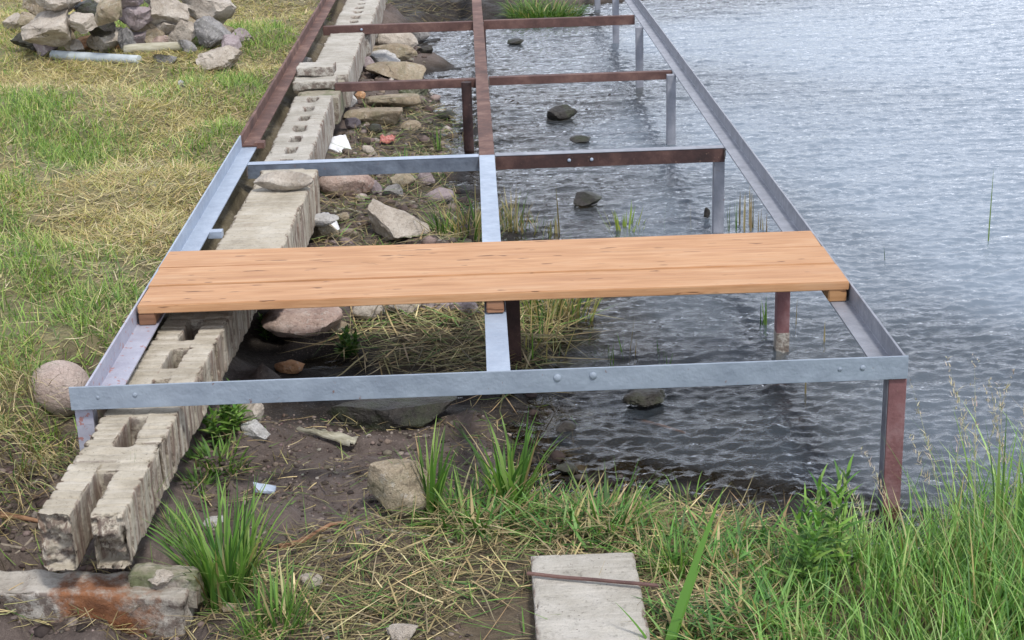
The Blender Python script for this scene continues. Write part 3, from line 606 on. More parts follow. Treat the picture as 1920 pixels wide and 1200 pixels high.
RK = [
 # near the frame
 (112, 676, 116, 782, 'blush', 'large round pink boulder beside the left corner of the grey front beam', 101, dict(cuts=4, rnd=.78, nz=.02, dr=.9, sink=.02)),
 (745, 858, 130, 972, 'tan', 'tan block of stone with a cracked left corner in the mud, behind tall green blades', 102, dict(cuts=9, rnd=.5, nz=.05, dr=.6, flat=.75)),
 (735, 738, 250, 796, 'dark', 'dark flat stone in the shade under the grey front beam', 103, dict(nz=.05, dr=.5, flat=.5)),
 (470, 752, 76, 800, 'granite', 'pale broken stone leaning under the front beam beside the green herb', 104, dict(cuts=11, rnd=.4)),
 (476, 780, 62, 830, 'white', 'small white broken stone below the pale one near the front beam', 105, dict(cuts=11, rnd=.4)),
 (735, 380, 156, 462, 'granite', 'largest pale angular boulder just behind the wooden deck', 106, dict(cuts=12, rnd=.38, nz=.12, dr=.7, tilt=.2)),
 (604, 408, 66, 456, 'tan', 'brown stone with a white top right of the ribbed concrete beam', 107, dict(cuts=8, rnd=.5, flat=.6)),
 (604, 396, 60, 424, 'white', 'white slab lying on the brown stone beside the ribbed beam', 108, dict(cuts=8, rnd=.5, flat=.5, zb=.2)),
 (648, 321, 108, 368, 'pink', 'long smooth pinkish stone under the grey cross beam', 109, dict(cuts=5, rnd=.7, nz=.04, dr=.6)),
 (697, 336, 38, 367, 'mauve', 'small dark mauve stone at the end of the long pinkish stone', 110, dict(cuts=9, rnd=.5)),
 (530, 322, 112, 357, 'granite', 'flat pale stone lying on top of the ribbed concrete beam', 111, dict(cuts=5, rnd=.65, nz=.06, dr=.5, zb=.43, sink=.05)),
 (752, 318, 56, 356, 'tan', 'small tan stone standing beyond the largest boulder', 112, dict(cuts=9)),
 (578, 566, 168, 632, 'pink', 'broad reddish stone coming out from under the deck', 113, dict(cuts=7, rnd=.5, nz=.08, dr=.9)),
 (690, 566, 62, 600, 'granite', 'pale knobbly stone under the deck edge beside the broad reddish one', 114, dict(cuts=5, rnd=.7)),
 (757, 560, 70, 596, 'granite', 'flat grey stone under the middle of the deck edge', 115, dict(cuts=9)),
 (826, 558, 84, 592, 'mauve', 'greyish mauve stone under the deck edge left of the centre rail', 116, dict(cuts=9)),
 (545, 672, 60, 702, 'orange', 'small orange brown stone in the dark hollow under the deck', 117, dict(cuts=6)),
 (395, 962, 66, 990, 'white', 'crumbly whitish stone in the mud behind the tall green tuft', 118, dict(cuts=11, rnd=.4)),
 (580, 1074, 50, 1106, 'granite', 'small grey stone on the mud below the brown twig', 119, dict(cuts=6, rnd=.65)),
 (750, 1168, 72, 1212, 'granite', 'pale crumbly stone at the bottom edge left of the grey slab', 120, dict(cuts=10, rnd=.45)),
 (300, 1070, 60, 1100, 'granite', 'rough lump of concrete on top of the rust stained slab', 121, dict(cuts=12, rnd=.4, zb=.17, nz=.2)),
 (430, 1130, 30, 1150, 'tan', 'pebble half hidden at the foot of the tall green tuft', 122, dict(sub=3)),
 # upper shore
 (742, 54, 92, 104, 'granite', 'big pale boulder leaning over a dark gap behind the rusty cross beam', 130, dict(cuts=6, rnd=.6, dr=.7, tilt=.25)),
 (786, 54, 40, 80, 'grey', 'grey stone at the water edge behind the big pale boulder', 131, dict(sub=3)),
 (800, 84, 38, 104, 'dark', 'wet dark stone at the right foot of the big pale boulder', 132, dict(sub=3)),
 (716, 94, 70, 126, 'white', 'white wedge shaped stone beside the smooth concrete beam', 133, dict(cuts=8, rnd=.5)),
 (722, 84, 120, 118, 'tan', 'long brown stone lying behind the white wedge', 134, dict(cuts=9, dr=.4)),
 (690, 108, 36, 138, 'mauve', 'grey stone touching the smooth beam below the white wedge', 135, dict(sub=3)),
 (752, 118, 138, 148, 'tan', 'flat tan stone pointing to the water above the cut cross beam', 136, dict(cuts=8, rnd=.4, nz=.05, dr=.5)),
 (656, 178, 36, 204, 'white', 'small white stone beside the holed beam under the cut cross beam', 137, dict(sub=3, rnd=.6)),
 (675, 170, 22, 186, 'orange', 'tiny orange stone next to the small white stone', 138, dict(sub=3, rnd=.6)),
 (740, 176, 120, 199, 'tan', 'long flat slab of stone under the cut cross beam', 139, dict(cuts=8, nz=.05, dr=.45, flat=.5)),
 (712, 200, 140, 232, 'tan', 'long pale brown slab of stone right of the holed beam', 140, dict(cuts=8, nz=.05, dr=.5, flat=.5)),
 (773, 160, 68, 184, 'moss', 'greenish block standing in the water edge behind the cut cross beam', 141, dict(cuts=7, dr=.5, flat=.6)),
 (702, 232, 34, 254, 'dark', 'dark stone in the mud above the red scrap', 142, dict(sub=3)),
 (800, 320, 34, 350, 'mauve', 'brownish stone standing at the water edge behind the deck', 143, dict(sub=3, cuts=6, dr=.6)),
 (822, 352, 58, 384, 'mauve', 'low brown wet stone at the water edge behind the deck', 144, dict(sub=3, cuts=6)),
 (872, 566, 56, 596, 'mauve', 'wet grey stone touching the centre rail under the deck edge', 171, dict(cuts=9)),
 (628, 600, 60, 626, 'tan', 'tan stone in front of the broad reddish one under the deck', 172, dict(cuts=10)),
 (770, 226, 40, 246, 'tan', 'small flat tan stone in the debris behind the grey cross beam', 173, dict(sub=3)),
 (690, 272, 34, 292, 'granite', 'pale stone right of the white foam board', 174, dict(sub=3)),
 (735, 346, 40, 372, 'grey', 'grey stone between the long pinkish one and the largest boulder', 175, dict(cuts=10)),
 (640, 396, 40, 420, 'tan', 'tan stone left of the largest boulder', 176, dict(cuts=10)),
 (822, 408, 36, 430, 'granite', 'pale stone right of the largest boulder', 177, dict(cuts=10)),
 (836, 206, 44, 226, 'dark', 'dark stone at the water edge left of the round pipe post', 178, dict(cuts=10)),
 (660, 222, 36, 246, 'mauve', 'mauve stone beside the holed beam above the foam board', 179, dict(sub=3)),
 # in the water
 (1052, 198, 64, 224, 'dark', 'longest dark rock standing out of the water right of the centre rail', 150, dict(cuts=8, tilt=-.15, zb=0)),
 (1092, 254, 50, 266, 'dark', 'flat dark rock barely out of the water near the right posts', 151, dict(sub=3, zb=0)),
 (1098, 360, 66, 388, 'dark', 'dark brown rock in the water in front of the dark cross beam', 152, dict(cuts=8, zb=0)),
 (1215, 728, 96, 768, 'dark', 'black wet rock in the water just below the steel front beam', 153, dict(cuts=8, zb=0, nz=.16)),
 (1060, 790, 40, 812, 'dark', 'small black wet rock in the shallow water below the centre of the front beam', 154, dict(sub=3, zb=0)),
 (1064, 868, 42, 888, 'dark', 'small dark rock in the shallow water near the green shore tufts', 155, dict(sub=3, zb=0)),
 (1324, 390, 14, 410, 'dark', 'tiny dark stone on the water beside the grey post', 156, dict(sub=3, zb=0)),
 (968, 72, 34, 84, 'dark', 'tiny wet rock in the water between the two far cross beams', 157, dict(sub=3, zb=0)),
 # beside the left rail
 (575, 108, 26, 134, 'grey', 'small grey stone squeezed between the rusty rail and the smooth beam', 160, dict(sub=3, zb=.3)),
]
PILE = [
 (60, 56, 66, 100, 'dark', 'blackened stone at the lower left end of the stone heap', dict(dy=0)),
 (92, 20, 90, 82, 'granite', 'tall pale stone above the blackened one in the heap', dict(z=.1)),
 (30, 22, 40, 52, 'granite', 'light stone sticking out at the left edge of the heap', dict(z=.06)),
 (160, 70, 58, 98, 'orange', 'yellowish split stone low in the left half of the heap', dict(dy=0)),
 (130, 62, 40, 92, 'tan', 'tan stone standing behind the yellowish split one', dict(z=.03)),
 (112, -12, 80, 30, 'granite', 'white topped stone high in the left half of the heap', dict(z=.27)),
 (64, -14, 60, 30, 'tan', 'tan stone high at the left of the heap', dict(z=.22)),
 (200, 50, 64, 102, 'granite', 'pale topped stone standing in front of the middle of the heap', dict(dy=0)),
 (178, 4, 66, 62, 'dark', 'dark hollow stone in the middle of the heap', dict(z=.14)),
 (212, -16, 60, 40, 'tan', 'yellowish tan stone in the top middle of the heap', dict(z=.26)),
 (150, 30, 50, 60, 'granite', 'broad grey stone behind the dark hollow one', dict(z=.17)),
 (258, 10, 88, 52, 'mauve', 'smooth purplish grey slab in the centre of the heap', dict(z=.16, dr=.5)),
 (242, -22, 70, 14, 'mauve', 'reddish mauve stone at the very top of the heap', dict(z=.3)),
 (282, 42, 66, 84, 'tan', 'brownish cracked stone under the purplish slab', dict(z=.02)),
 (240, 56, 40, 88, 'grey', 'small grey stone left of the brownish cracked one', dict(z=.03)),
 (318, -6, 92, 56, 'granite', 'big pale striped boulder in the right half of the heap', dict(z=.13)),
 (345, 28, 60, 84, 'granite', 'leaning grey stone right of the brownish cracked one', dict(z=.02)),
 (398, 36, 66, 96, 'grey', 'grey faced stone at the right end of the heap with a dark front', dict(dy=0)),
 (392, -8, 96, 50, 'granite', 'long light stone sloping down at the right of the heap', dict(z=.1, tilt=.3)),
 (452, 62, 44, 86, 'mauve', 'low purplish stone in the grass just right of the heap', dict(dy=0, sink=.3)),
 (404, 92, 82, 140, 'granite', 'pale boulder standing alone in the grass in front of the heap', dict(dy=0)),
 (306, 106, 50, 130, 'grey', 'low grey stone in the grass left of the lone pale boulder', dict(dy=0, sink=.3)),
 (338, 154, 14, 164, 'white', 'tiny white pebble in the grass below the heap', dict(dy=0)),
]
for i, (cx, top, w, bot, key, lab, sd_i, kw) in enumerate(RK): rock(cx, top, w, bot, key, lab, sd_i, **kw)
for i, (cx, top, w, bot, key, lab, kw) in enumerate(PILE):
    kw = dict(kw); kw.pop('dy', None); zz = kw.pop('z', None)
    # stones higher in the heap stand further back on the ones below
    if zz is not None: kw['zb'] = .5+zz
    kw.setdefault('dr', 1.0)
    rock(cx, top-4, w*1.18, bot+3, key, lab, 300+i, cuts=14, rnd=.36, nz=.13, group='stones heaped on the grass bank', **kw)
fk = ['tan', 'mauve', 'pink', 'granite', 'grey', 'tan', 'orange', 'tan', 'mauve', 'pink', 'granite', 'grey', 'tan', 'orange', 'tan', 'mauve', 'pink', 'granite', 'grey', 'tan', 'orange', 'tan']
fl = ['tan chip at the far left side of the heap beneath the light jutting stone', 'mauve chip between the blackened stone and the pipe end', 'pinkish stone wedged left of the yellowish split stone', 'small granite chip resting right behind the left half of the pipe', 'grey stone wedged high left of the dark hollow stone', 'small tan stone tucked left of the pale topped front stone', 'orange stone at the ground right of the pale topped front stone', 'tan stone high in the middle of the heap beside the purplish slab', 'mauve stone wedged just below the purplish slab', 'little pink stone at the foot of the heap behind the pale log', 'small granite stone directly above the right end of the pale log', 'small grey stone on the ground past the right end of the pale log', 'tan stone wedged under the big pale striped boulder', 'orange stone above the grey faced stone at the right of the heap', 'tan stone on the right slope of the heap under the long light stone', 'small mauve stone at the lower right foot of the heap', 'pink stone high in the left part of the heap', 'granite stone at the top of the heap over the dark hollow stone', 'grey stone at the top of the heap right of the reddish mauve one', 'tan stone at the top right of the heap above the striped boulder', 'orange stone high in the heap between the white topped and the hollow stone', 'tan stone just above the blackened stone at the lower left']
for i, (cx, cy, w_, zz) in enumerate([(50, 44, 40, .1), (84, 96, 40, 0), (120, 60, 44, .06), (140, 96, 34, 0), (150, 40, 46, .14), (188, 84, 40, .02), (226, 88, 36, 0), (232, 30, 44, .18), (262, 74, 48, .04), (300, 88, 36, 0),
      (306, 62, 40, .08), (350, 92, 34, 0), (364, 60, 44, .06), (372, 30, 46, .12), (412, 70, 44, .02), (430, 88, 34, 0), (96, 10, 48, .24), (180, -2, 46, .26), (290, -6, 50, .24), (340, -14, 46, .22), (140, 12, 40, .22), (70, 70, 38, .05)]):
    rock(cx, cy-w_*.62, w_*1.25, cy+w_*.2, fk[i], fl[i], 500+i, cuts=12, rnd=.36, nz=.12, dr=1.0, zb=.5+zz, group='small stones filling the heap', sub=3)
# pipe and log in front of the heap
def rod(name, p0, p1, r, mat, label, cat, r1=None, bend=.0, nseg=10, group=None, kind=None, nz=.0, sides=14):
    p0 = Vector(p0); p1 = Vector(p1); d = (p1-p0); L = d.length; d.normalize(); s_ = d.cross(Vector((0, 0, 1)));
    if s_.length < .01: s_ = Vector((1, 0, 0))
    s_.normalize(); u = s_.cross(d); V = []; F = []
    r1 = r if r1 is None else r1; sd0 = random.uniform(0, 99)
    for i in range(nseg+1):
        t_ = i/nseg; c = p0.lerp(p1, t_)+u*bend*math.sin(math.pi*t_)*L+s_*(noise.noise((t_*3+sd0, 0, 0))*bend*L*.8); rr = r*(1-t_)+r1*t_
        for j in range(sides):
            a = 2*math.pi*j/sides; q_ = rr*(1+nz*noise.noise((math.cos(a)*1.5+sd0, math.sin(a)*1.5, t_*6)))
            V.append(c+s_*math.cos(a)*q_+u*math.sin(a)*q_)
    n = sides
    F4 = [(i*n+j, i*n+(j+1) % n, (i+1)*n+(j+1) % n, (i+1)*n+j) for i in range(nseg) for j in range(n)]
    me = bpy.data.meshes.new(name); me.from_pydata([v[:] for v in V], [], F4+[tuple(range(n))[::-1], tuple(range(nseg*n, nseg*n+n))])
    for p in me.polygons: p.use_smooth = len(p.vertices) == 4
    me.update()
    return tag(link(name, me, mat), label, cat, group, kind)
ma = Mat('pale_asbestos', .85, .2); ma.base(ma.ramp(ma.noise(12, None, 6), [(.3, (.30, .34, .36)), (.7, (.44, .48, .50))])); ma.bump(ma.noise(60), .3, .004)
rod('cement_pipe', gp(100, 112)+np.array([0, 0, .03]), gp(262, 121)+np.array([0, 0, .03]), .036, ma.m, 'blue grey round pipe lying in the grass in front of the stone heap', 'pipe', .032)
ml = Mat('bleached_bark', .85, .2); ml.base(ml.ramp(ml.noise(9, ml.scaled((1, 5, 5)), 6), [(.3, (.26, .24, .17)), (.7, (.46, .44, .36))])); ml.bump(ml.noise(40), .5, .006)
rod('birch_log', gp(234, 104)+np.array([0, 0, .035]), gp(362, 98)+np.array([0, 0, .04]), .036, ml.m, 'pale greenish log lying at the foot of the stone heap', 'log', .03, .02, nz=.15)
mw_ = Mat('reddish_bark', .8, .25); mw_.base(mw_.ramp(mw_.noise(20, None, 6), [(.3, (.16, .08, .045)), (.7, (.34, .20, .12))])); mw_.bump(mw_.noise(80), .4, .003)
mg_ = Mat('grey_dead_wood', .85, .2); mg_.base(mg_.ramp(mg_.noise(20, None, 6), [(.3, (.15, .12, .095)), (.7, (.30, .26, .21))])); mg_.bump(mg_.noise(80), .4, .003)
def gpz(px, py, z=.01): return gp(px, py)+np.array([0, 0, z])
def twig(pts, r, mat, label, z=.012, group=None, r1=None):
    """a bent stick through photo pixels on the ground"""
    W3 = [gpz(x, y, z) for x, y in pts]; V = []; F4 = []; n = 8; m_n = 0; Q = []
    for i in range(len(W3)-1):
        for k in range(6 if i < len(W3)-2 else 7): Q.append(W3[i]*(1-k/6)+W3[i+1]*(k/6))
    Q = np.array(Q); m_n = len(Q)
    for i in range(m_n):
        d = Vector(Q[min(i+1, m_n-1)]-Q[max(i-1, 0)]).normalized(); s_ = d.cross(Vector((0, 0, 1))).normalized(); u = s_.cross(d); rr = r*(1-i/m_n*(.5 if r1 is None else 1-r1/r))*(1+.15*noise.noise((i*.7, r*900, 0)))
        for j in range(n): a = 2*math.pi*j/n; V.append(Vector(Q[i])+s_*math.cos(a)*rr+u*math.sin(a)*rr)
    F4 = [(i*n+j, i*n+(j+1) % n, (i+1)*n+(j+1) % n, (i+1)*n+j) for i in range(m_n-1) for j in range(n)]
    me = bpy.data.meshes.new('twig'); me.from_pydata([v[:] for v in V], [], F4+[tuple(range(n))[::-1], tuple(range((m_n-1)*n, m_n*n))])
    for p in me.polygons: p.use_smooth = True
    return tag(link('twig', me, mat), label, 'twig', group)
twig([(524, 1032), (560, 1024), (590, 1008), (620, 990), (650, 986)], .010, mw_.m, 'reddish brown bent branch lying on the mud left of the cut grass')
twig([(0, 1028), (50, 1036), (100, 1052)], .006, mg_.m, 'thin grey stick in the lower left corner behind the stained slab')
twig([(10, 1058), (45, 1035), (62, 1015)], .007, mg_.m, 'forked grey stick left of the broken beam end')
twig([(0, 972), (35, 976), (74, 984)], .012, mw_.m, 'thick orange brown root left of the broken beam end')
twig([(622, 404), (650, 396), (680, 404)], .012, ml.m, 'pale stick between the ribbed beam and the largest boulder')
twig([(720, 1000), (790, 1010), (830, 1016), (862, 1030)], .005, ml.m, 'long straight pale reed stem lying over the mud')
twig([(1190, 800), (1240, 812), (1285, 826)], .009, DARKWOOD, 'dark waterlogged stick in the shallow water below the front beam', z=.03)
# litter -------------------------------------------------------------------
def sheet(name, quad, z, thick, mat, label, cat, crumple=.0, n=8):
    a, b, c, d = [un(x, y, z) if not isinstance(z, (list, tuple)) else un(x, y, z[i]) for i, (x, y) in enumerate(quad)]
    V = []; 
    for side in (0, 1):
        for i in range(n+1):
            for j in range(n+1):
                p = (a*(1-i/n)+b*(i/n))*(1-j/n)+(d*(1-i/n)+c*(i/n))*(j/n); p = p+np.array([0, 0, crumple*noise.noise((i*.6, j*.6, z if not isinstance(z, (list, tuple)) else z[0]))+(thick if side else 0)]); V.append(p)
    m_ = (n+1)**2; F = []
    for i in range(n):
        for j in range(n):
            q_ = (i*(n+1)+j, (i+1)*(n+1)+j, (i+1)*(n+1)+j+1, i*(n+1)+j+1); F.append(q_[::-1]); F.append(tuple(k+m_ for k in q_))
    rim = [(i*(n+1)) for i in range(n+1)]+[n*(n+1)+j for j in range(1, n+1)]+[i*(n+1)+n for i in range(n-1, -1, -1)]+[j for j in range(n-1, 0, -1)]
    for k in range(len(rim)): p_, q_ = rim[k], rim[(k+1) % len(rim)]; F.append((p_, q_, q_+m_, p_+m_))
    me = bpy.data.meshes.new(name); me.from_pydata([tuple(v) for v in V], [], F); me.update()
    return tag(link(name, me, mat), label, cat)
mwh = Mat('white_foam', .7, .3); mwh.base(mwh.ramp(mwh.noise(14), [(.3, (.62, .63, .66)), (.7, (.80, .81, .84))])); mwh.bump(mwh.noise(40), .2, .003)
mbl = Mat('blue_grey_glazed', .35, .5); mbl.base(mbl.ramp(mbl.noise(14), [(.3, (.30, .36, .46)), (.7, (.46, .52, .62))]))
mrd = Mat('faded_red_plastic', .5, .4); mrd.base(mrd.ramp(mrd.noise(14), [(.3, (.35, .09, .07)), (.7, (.50, .22, .19))]))
sheet('foam_piece', [(606, 268), (648, 259), (660, 288), (618, 296)], (.15, .16, .13, .12), .025, mwh.m, 'white foam board piece in the mud behind the grey cross beam', 'foam board', .01)
sheet('tile_piece', [(475, 908), (518, 915), (514, 926), (478, 923)], (.12, .12, .105, .11), .008, mbl.m, 'small blue grey tile fragment on the bare mud', 'tile fragment', .002)
sheet('red_scrap', [(714, 256), (742, 256), (738, 266), (712, 268)], (.11, .12, .11, .10), .008, mrd.m, 'faded red plastic scrap on the mud beyond the cross beam', 'plastic scrap', .02)
sheet('pale_bark', [(556, 806), (600, 808), (672, 824), (655, 834)], (.085, .095, .085, .08), .006, ml.m, 'long curled whitish strip of bark on the mud below the front beam', 'bark strip', .02)
sheet('white_bag', [(590, 398), (624, 402), (640, 436), (618, 428)], (.20, .20, .10, .15), .004, mwh.m, 'torn white plastic scrap hanging over the brown stone', 'plastic scrap', .02)

# ------------------------------------------------------------------ plants
def m_leaf(name, rough=.55, tl=.3):
    m = Mat(name, rough, .3); m.t.nodes.remove(m.b)
    d = m.n('ShaderNodeBsdfPrincipled'); c = m.attr(); m.l(c, d.inputs['Base Color']); d.inputs['Roughness'].default_value = rough; d.inputs['Specular IOR Level'].default_value = .35
    tr_ = m.n('ShaderNodeBsdfTranslucent'); cc = m.n('ShaderNodeMix', data_type='RGBA', blend_type='MULTIPLY'); cc.inputs[0].default_value = 1; m.l(c, cc.inputs[6]); cc.inputs[7].default_value = (1.3, 1.45, .7, 1); m.l(cc.outputs[2], tr_.inputs[0])
    x = m.n('ShaderNodeMixShader'); x.inputs[0].default_value = tl; m.l(d.outputs[0], x.inputs[1]); m.l(tr_.outputs[0], x.inputs[2]); m.l(x.outputs[0], m.o.inputs[0]); return m.m
LEAF = m_leaf('living_leaf'); STRAW = m_leaf('dry_straw', .7, .12)
def blades(base, length, width, az, lean, curl, col, seg=3, z_floor=None, flat=.0, fold=False):
    """base (n,3); each blade starts at angle lean from vertical and bends by curl along its length"""
    n = len(base); az = np.asarray(az); 
    dx, dy = np.cos(az), np.sin(az); sx, sy = -dy, dx
    rows = []; p = base.copy(); ang = np.asarray(lean)*np.ones(n); st = length/seg
    tw = rng.uniform(-.8, .8, n)
    for k in range(seg+1):
        wk = width*(1-(k/seg)**2.2)*(.75+.25*min(1, 4*k/seg+.2)) if k < seg else width*0
        hx = sx*np.cos(tw)+0*dx; hy = sy*np.cos(tw); hz = np.sin(tw)*.5
        L_ = p-np.stack([hx, hy, hz], -1)*(wk/2)[:, None]; R2 = p+np.stack([hx, hy, hz], -1)*(wk/2)[:, None]
        rows.append(L_); 
        if k < seg: rows.append(R2)
        if k < seg:
            p = p+np.stack([dx*np.sin(ang), dy*np.sin(ang), np.cos(ang)], -1)*st[:, None]
            ang = ang+np.asarray(curl)/seg
    V = np.stack(rows, 1); m_ = V.shape[1]       # 2*seg+1
    if z_floor is not None:
        fl = sample(TZ, V[..., 0], V[..., 1])+z_floor; V[..., 2] = np.maximum(V[..., 2], fl)
    o_ = (np.arange(n)*m_)[:, None]
    F4 = np.concatenate([o_+np.array([[2*k, 2*k+1, 2*k+3, 2*k+2]]) for k in range(seg-1)], 0) if seg > 1 else None
    F3 = o_+np.array([[2*seg-2, 2*seg-1, 2*seg]])
    cc = np.repeat(col[:, None, :], m_, 1); 
    return V.reshape(-1, 3), F4, F3, cc.reshape(-1, 3)
def merge(parts):
    V = []; F4 = []; F3 = []; Cc = []; o_ = 0
    for v, f4, f3, c in parts:
        V.append(v); Cc.append(c)
        if f4 is not None: F4.append(f4+o_)
        if f3 is not None: F3.append(f3+o_)
        o_ += len(v)
    return np.concatenate(V), (np.concatenate(F4) if F4 else None), (np.concatenate(F3) if F3 else None), np.concatenate(Cc)
def plant(name, parts, mat, label, cat=None, kind=None, group=None, smooth=True):
    V, F4, F3, Cc = merge(parts); return tag(link(name, np_mesh(name, V, F4, F3, smooth, Cc), mat), label, cat, group, kind)
GREEN = np.array([(.055, .125, .022), (.085, .17, .03), (.12, .21, .045), (.04, .09, .02), (.15, .22, .06)])
YELL = np.array([(.42, .34, .17), (.34, .26, .13), (.50, .42, .24), (.26, .20, .10), (.30, .28, .12)])
def pick(pal, n, jit=.15):
    c = pal[rng.integers(0, len(pal), n)]; return np.clip(c*(1+rng.normal(0, jit, (n, 1)))*(1+rng.normal(0, .04, (n, 3))), .005, .9)
def in_poly(x, y, poly):
    c = np.zeros(x.shape, bool); n = len(poly); j = n-1
    for i in range(n):
        xi, yi = poly[i]; xj, yj = poly[j]
        c ^= ((yi > y) != (yj > y)) & (x < (xj-xi)*(y-yi)/(yj-yi+1e-12)+xi); j = i
    return c
def scatter(poly_px, per_m2, ground=True):
    """points spread evenly over the patch of ground outlined in the photograph"""
    PW = [(gp(x, y) if 0 else un(x, y, z))[:2] for x, y, z in poly_px]
    a = np.array(PW); x0, y0 = a.min(0); x1, y1 = a.max(0); n = int((x1-x0)*(y1-y0)*per_m2)
    x = rng.uniform(x0, x1, n); y = rng.uniform(y0, y1, n); k = in_poly(x, y, PW); x, y = x[k], y[k]
    return x, y
# turf on the bank --------------------------------------------------------
bank_w = [(.035, .35), (.03, 2), (.035, 4), (.03, 8), (.02, 14), (-4.6, 14), (-4.2, 11), (-2.6, 4.5), (-1.3, 1.2), (-.75, -.2), (-.45, -.35), (-.26, .0), (-.12, .2), (-.08, .4)]
def wpts(poly, per):
    a = np.array(poly); x0, y0 = a.min(0); x1, y1 = a.max(0); n = int((x1-x0)*(y1-y0)*per)
    x = rng.uniform(x0, x1, n); y = rng.uniform(y0, y1, n); k = in_poly(x, y, poly); return x[k], y[k]
x, y = wpts(bank_w, 4600)
keep = rng.random(len(x)) < np.clip(1.25-.085*y, .28, 1); x, y = x[keep], y[keep]
g = fbm(x*1.5, y*1.1, 51, 4)+fbm(x*5, y*5, 55, 2)*.45+.05
sp = [(60, 210), (80, 590), (440, 90), (480, 250), (20, 470), (420, 270), (210, 640), (380, 590), (40, 420), (150, 280), (520, 160), (250, 560), (10, 620), (130, 500)]
for px, py in sp:
    q_ = un(px, py, .46); g = g+.55*np.exp(-((x-q_[0])**2+((y-q_[1])*.6)**2)/.09)
for px, py in [(280, 380), (330, 60), (20, 20), (150, 30), (250, 230), (160, 420), (300, 300), (40, 680), (100, 140)]:
    q_ = un(px, py, .46); g = g-.45*np.exp(-((x-q_[0])**2+((y-q_[1])*.6)**2)/.12)
bare = fbm(x*2.3+9, y*2.0, 61, 3) > .19
edge = np.clip((x+.16)/.12, 0, 1)
isg = rng.random(len(x)) < np.clip(.33+g*1.15, .05, .95)
kp = ~(bare & (rng.random(len(x)) < .6)); x, y, g, isg, edge = x[kp], y[kp], g[kp], isg[kp], edge[kp]
n = len(x); z = sample(TZ, x, y)-.004; scl = 1+.05*y
col = np.where(isg[:, None], pick(GREEN, n)*np.array([2.25, 1.8, 2.1]), pick(YELL, n)*np.array([1.25, 1.3, 1.2]))
ln = np.where(isg, rng.uniform(.03, .085, n)+np.clip(g, 0, .5)*.06, rng.uniform(.05, .13, n))*(1-.25*edge)
lean = np.where(isg, rng.uniform(.2, 1.25, n), rng.uniform(.9, 1.5, n)); curl = np.where(isg, rng.uniform(.2, 1.1, n), rng.uniform(0, .35, n))
az = rng.uniform(0, 2*np.pi, n)
plant('bank_grass', [blades(np.stack([x, y, z], -1), ln, rng.uniform(.0028, .0055, n)*scl, az, lean, curl, col, 3, .003)], LEAF, 'patchy green and straw coloured turf on the bank left of the pier frame', kind='stuff')
# coarser hay laid flat on the bank
x, y = wpts(bank_w, 900); n = len(x); z = sample(TZ, x, y)+.01
kk = rng.random(n) < np.clip(.75-fbm(x*1.5, y*1.1, 51, 4)*1.5, .1, 1)*np.clip(1.2-.07*y, .3, 1); x, y, z = x[kk], y[kk], z[kk]; n = len(x)
plant('mown_hay', [blades(np.stack([x, y, z], -1), rng.uniform(.05, .14, n), rng.uniform(.003, .0045, n)*(1+.05*y), rng.uniform(0, 6.28, n), rng.uniform(1.2, 1.6, n), rng.uniform(-.3, .5, n), pick(YELL, n)*np.array([1.2, 1.22, 1.35]), 3, .012)], STRAW, 'dry mown grass stalks lying on the turf bank', kind='stuff')
# fringe of dry grass hanging down the broken bank edge at the lower left
x, y = wpts([(-.50, -.45), (-.22, -.38), (-.08, -.02), (-.07, .30), (-.3, .45), (-.6, .3)], 2600); n = len(x); z = sample(TZ, x, y)
plant('hanging_grass', [blades(np.stack([x, y, z], -1), rng.uniform(.12, .28, n), rng.uniform(.002, .004, n), rng.normal(-1.0, .5, n), rng.uniform(.3, 1.0, n), rng.uniform(.8, 2.0, n), np.where((rng.random(n) < .25)[:, None], pick(GREEN, n)*1.3, pick(YELL, n)*1.1), 5, .004)], STRAW, 'long dry grass hanging over the broken edge of the turf bank', kind='stuff')
# straw and reed litter on the mud ------------------------------------------
def litter(name, poly, per, L0, L1, w0, w1, label, pal=YELL, zf=.006, dens=None, green=.0, dirn=None):
    x, y = wpts([tuple(un(a, b, c)[:2]) for a, b, c in poly], per)
    if dens: kk = rng.random(len(x)) < dens(x, y); x, y = x[kk], y[kk]
    n = len(x); z = sample(TZ, x, y)+rng.uniform(.0, .035, n)
    az = rng.uniform(0, 6.28, n) if dirn is None else rng.normal(dirn, .6, n)+np.pi*rng.integers(0, 2, n)
    c = pick(pal, n, .25); gg = rng.random(n) < green; c = np.where(gg[:, None], pick(GREEN, n)*1.15, c)
    return plant(name, [blades(np.stack([x, y, z], -1), rng.uniform(L0, L1, n), rng.uniform(w0, w1, n), az, rng.normal(1.5, .12, n), rng.normal(.05, .25, n), c, 4, zf)], STRAW, label, kind='stuff')
patch = lambda s_, sd_, lo: (lambda x, y: np.clip(fbm(x*s_, y*s_, sd_, 3)*2.2+lo, 0, 1))
litter('straw_litter', [(480, 1230, .1), (470, 1120, .1), (520, 1040, .1), (700, 985, .08), (860, 960, .06), (985, 930, .03), (1250, 950, .02), (1480, 985, .02), (1500, 1230, .12)], 3000, .06, .24, .0025, .006, 'matted dry straw and cut grass on the shore below the frame', dens=patch(3, 91, 1.0), green=.14, pal=np.concatenate([YELL*1.05, YELL*.38, YELL*.65]))
litter('straw_litter', [(680, 690, .03), (640, 620, .05), (700, 590, .06), (850, 560, .05), (1090, 560, .0), (1070, 640, .0), (1000, 700, .0), (950, 760, .0), (880, 700, .02)], 1500, .10, .42, .0035, .009, 'pale dry reeds piled on the shore under the centre rail', pal=np.concatenate([YELL*1.15, YELL*.4, YELL*.75]), zf=.012, green=.10)
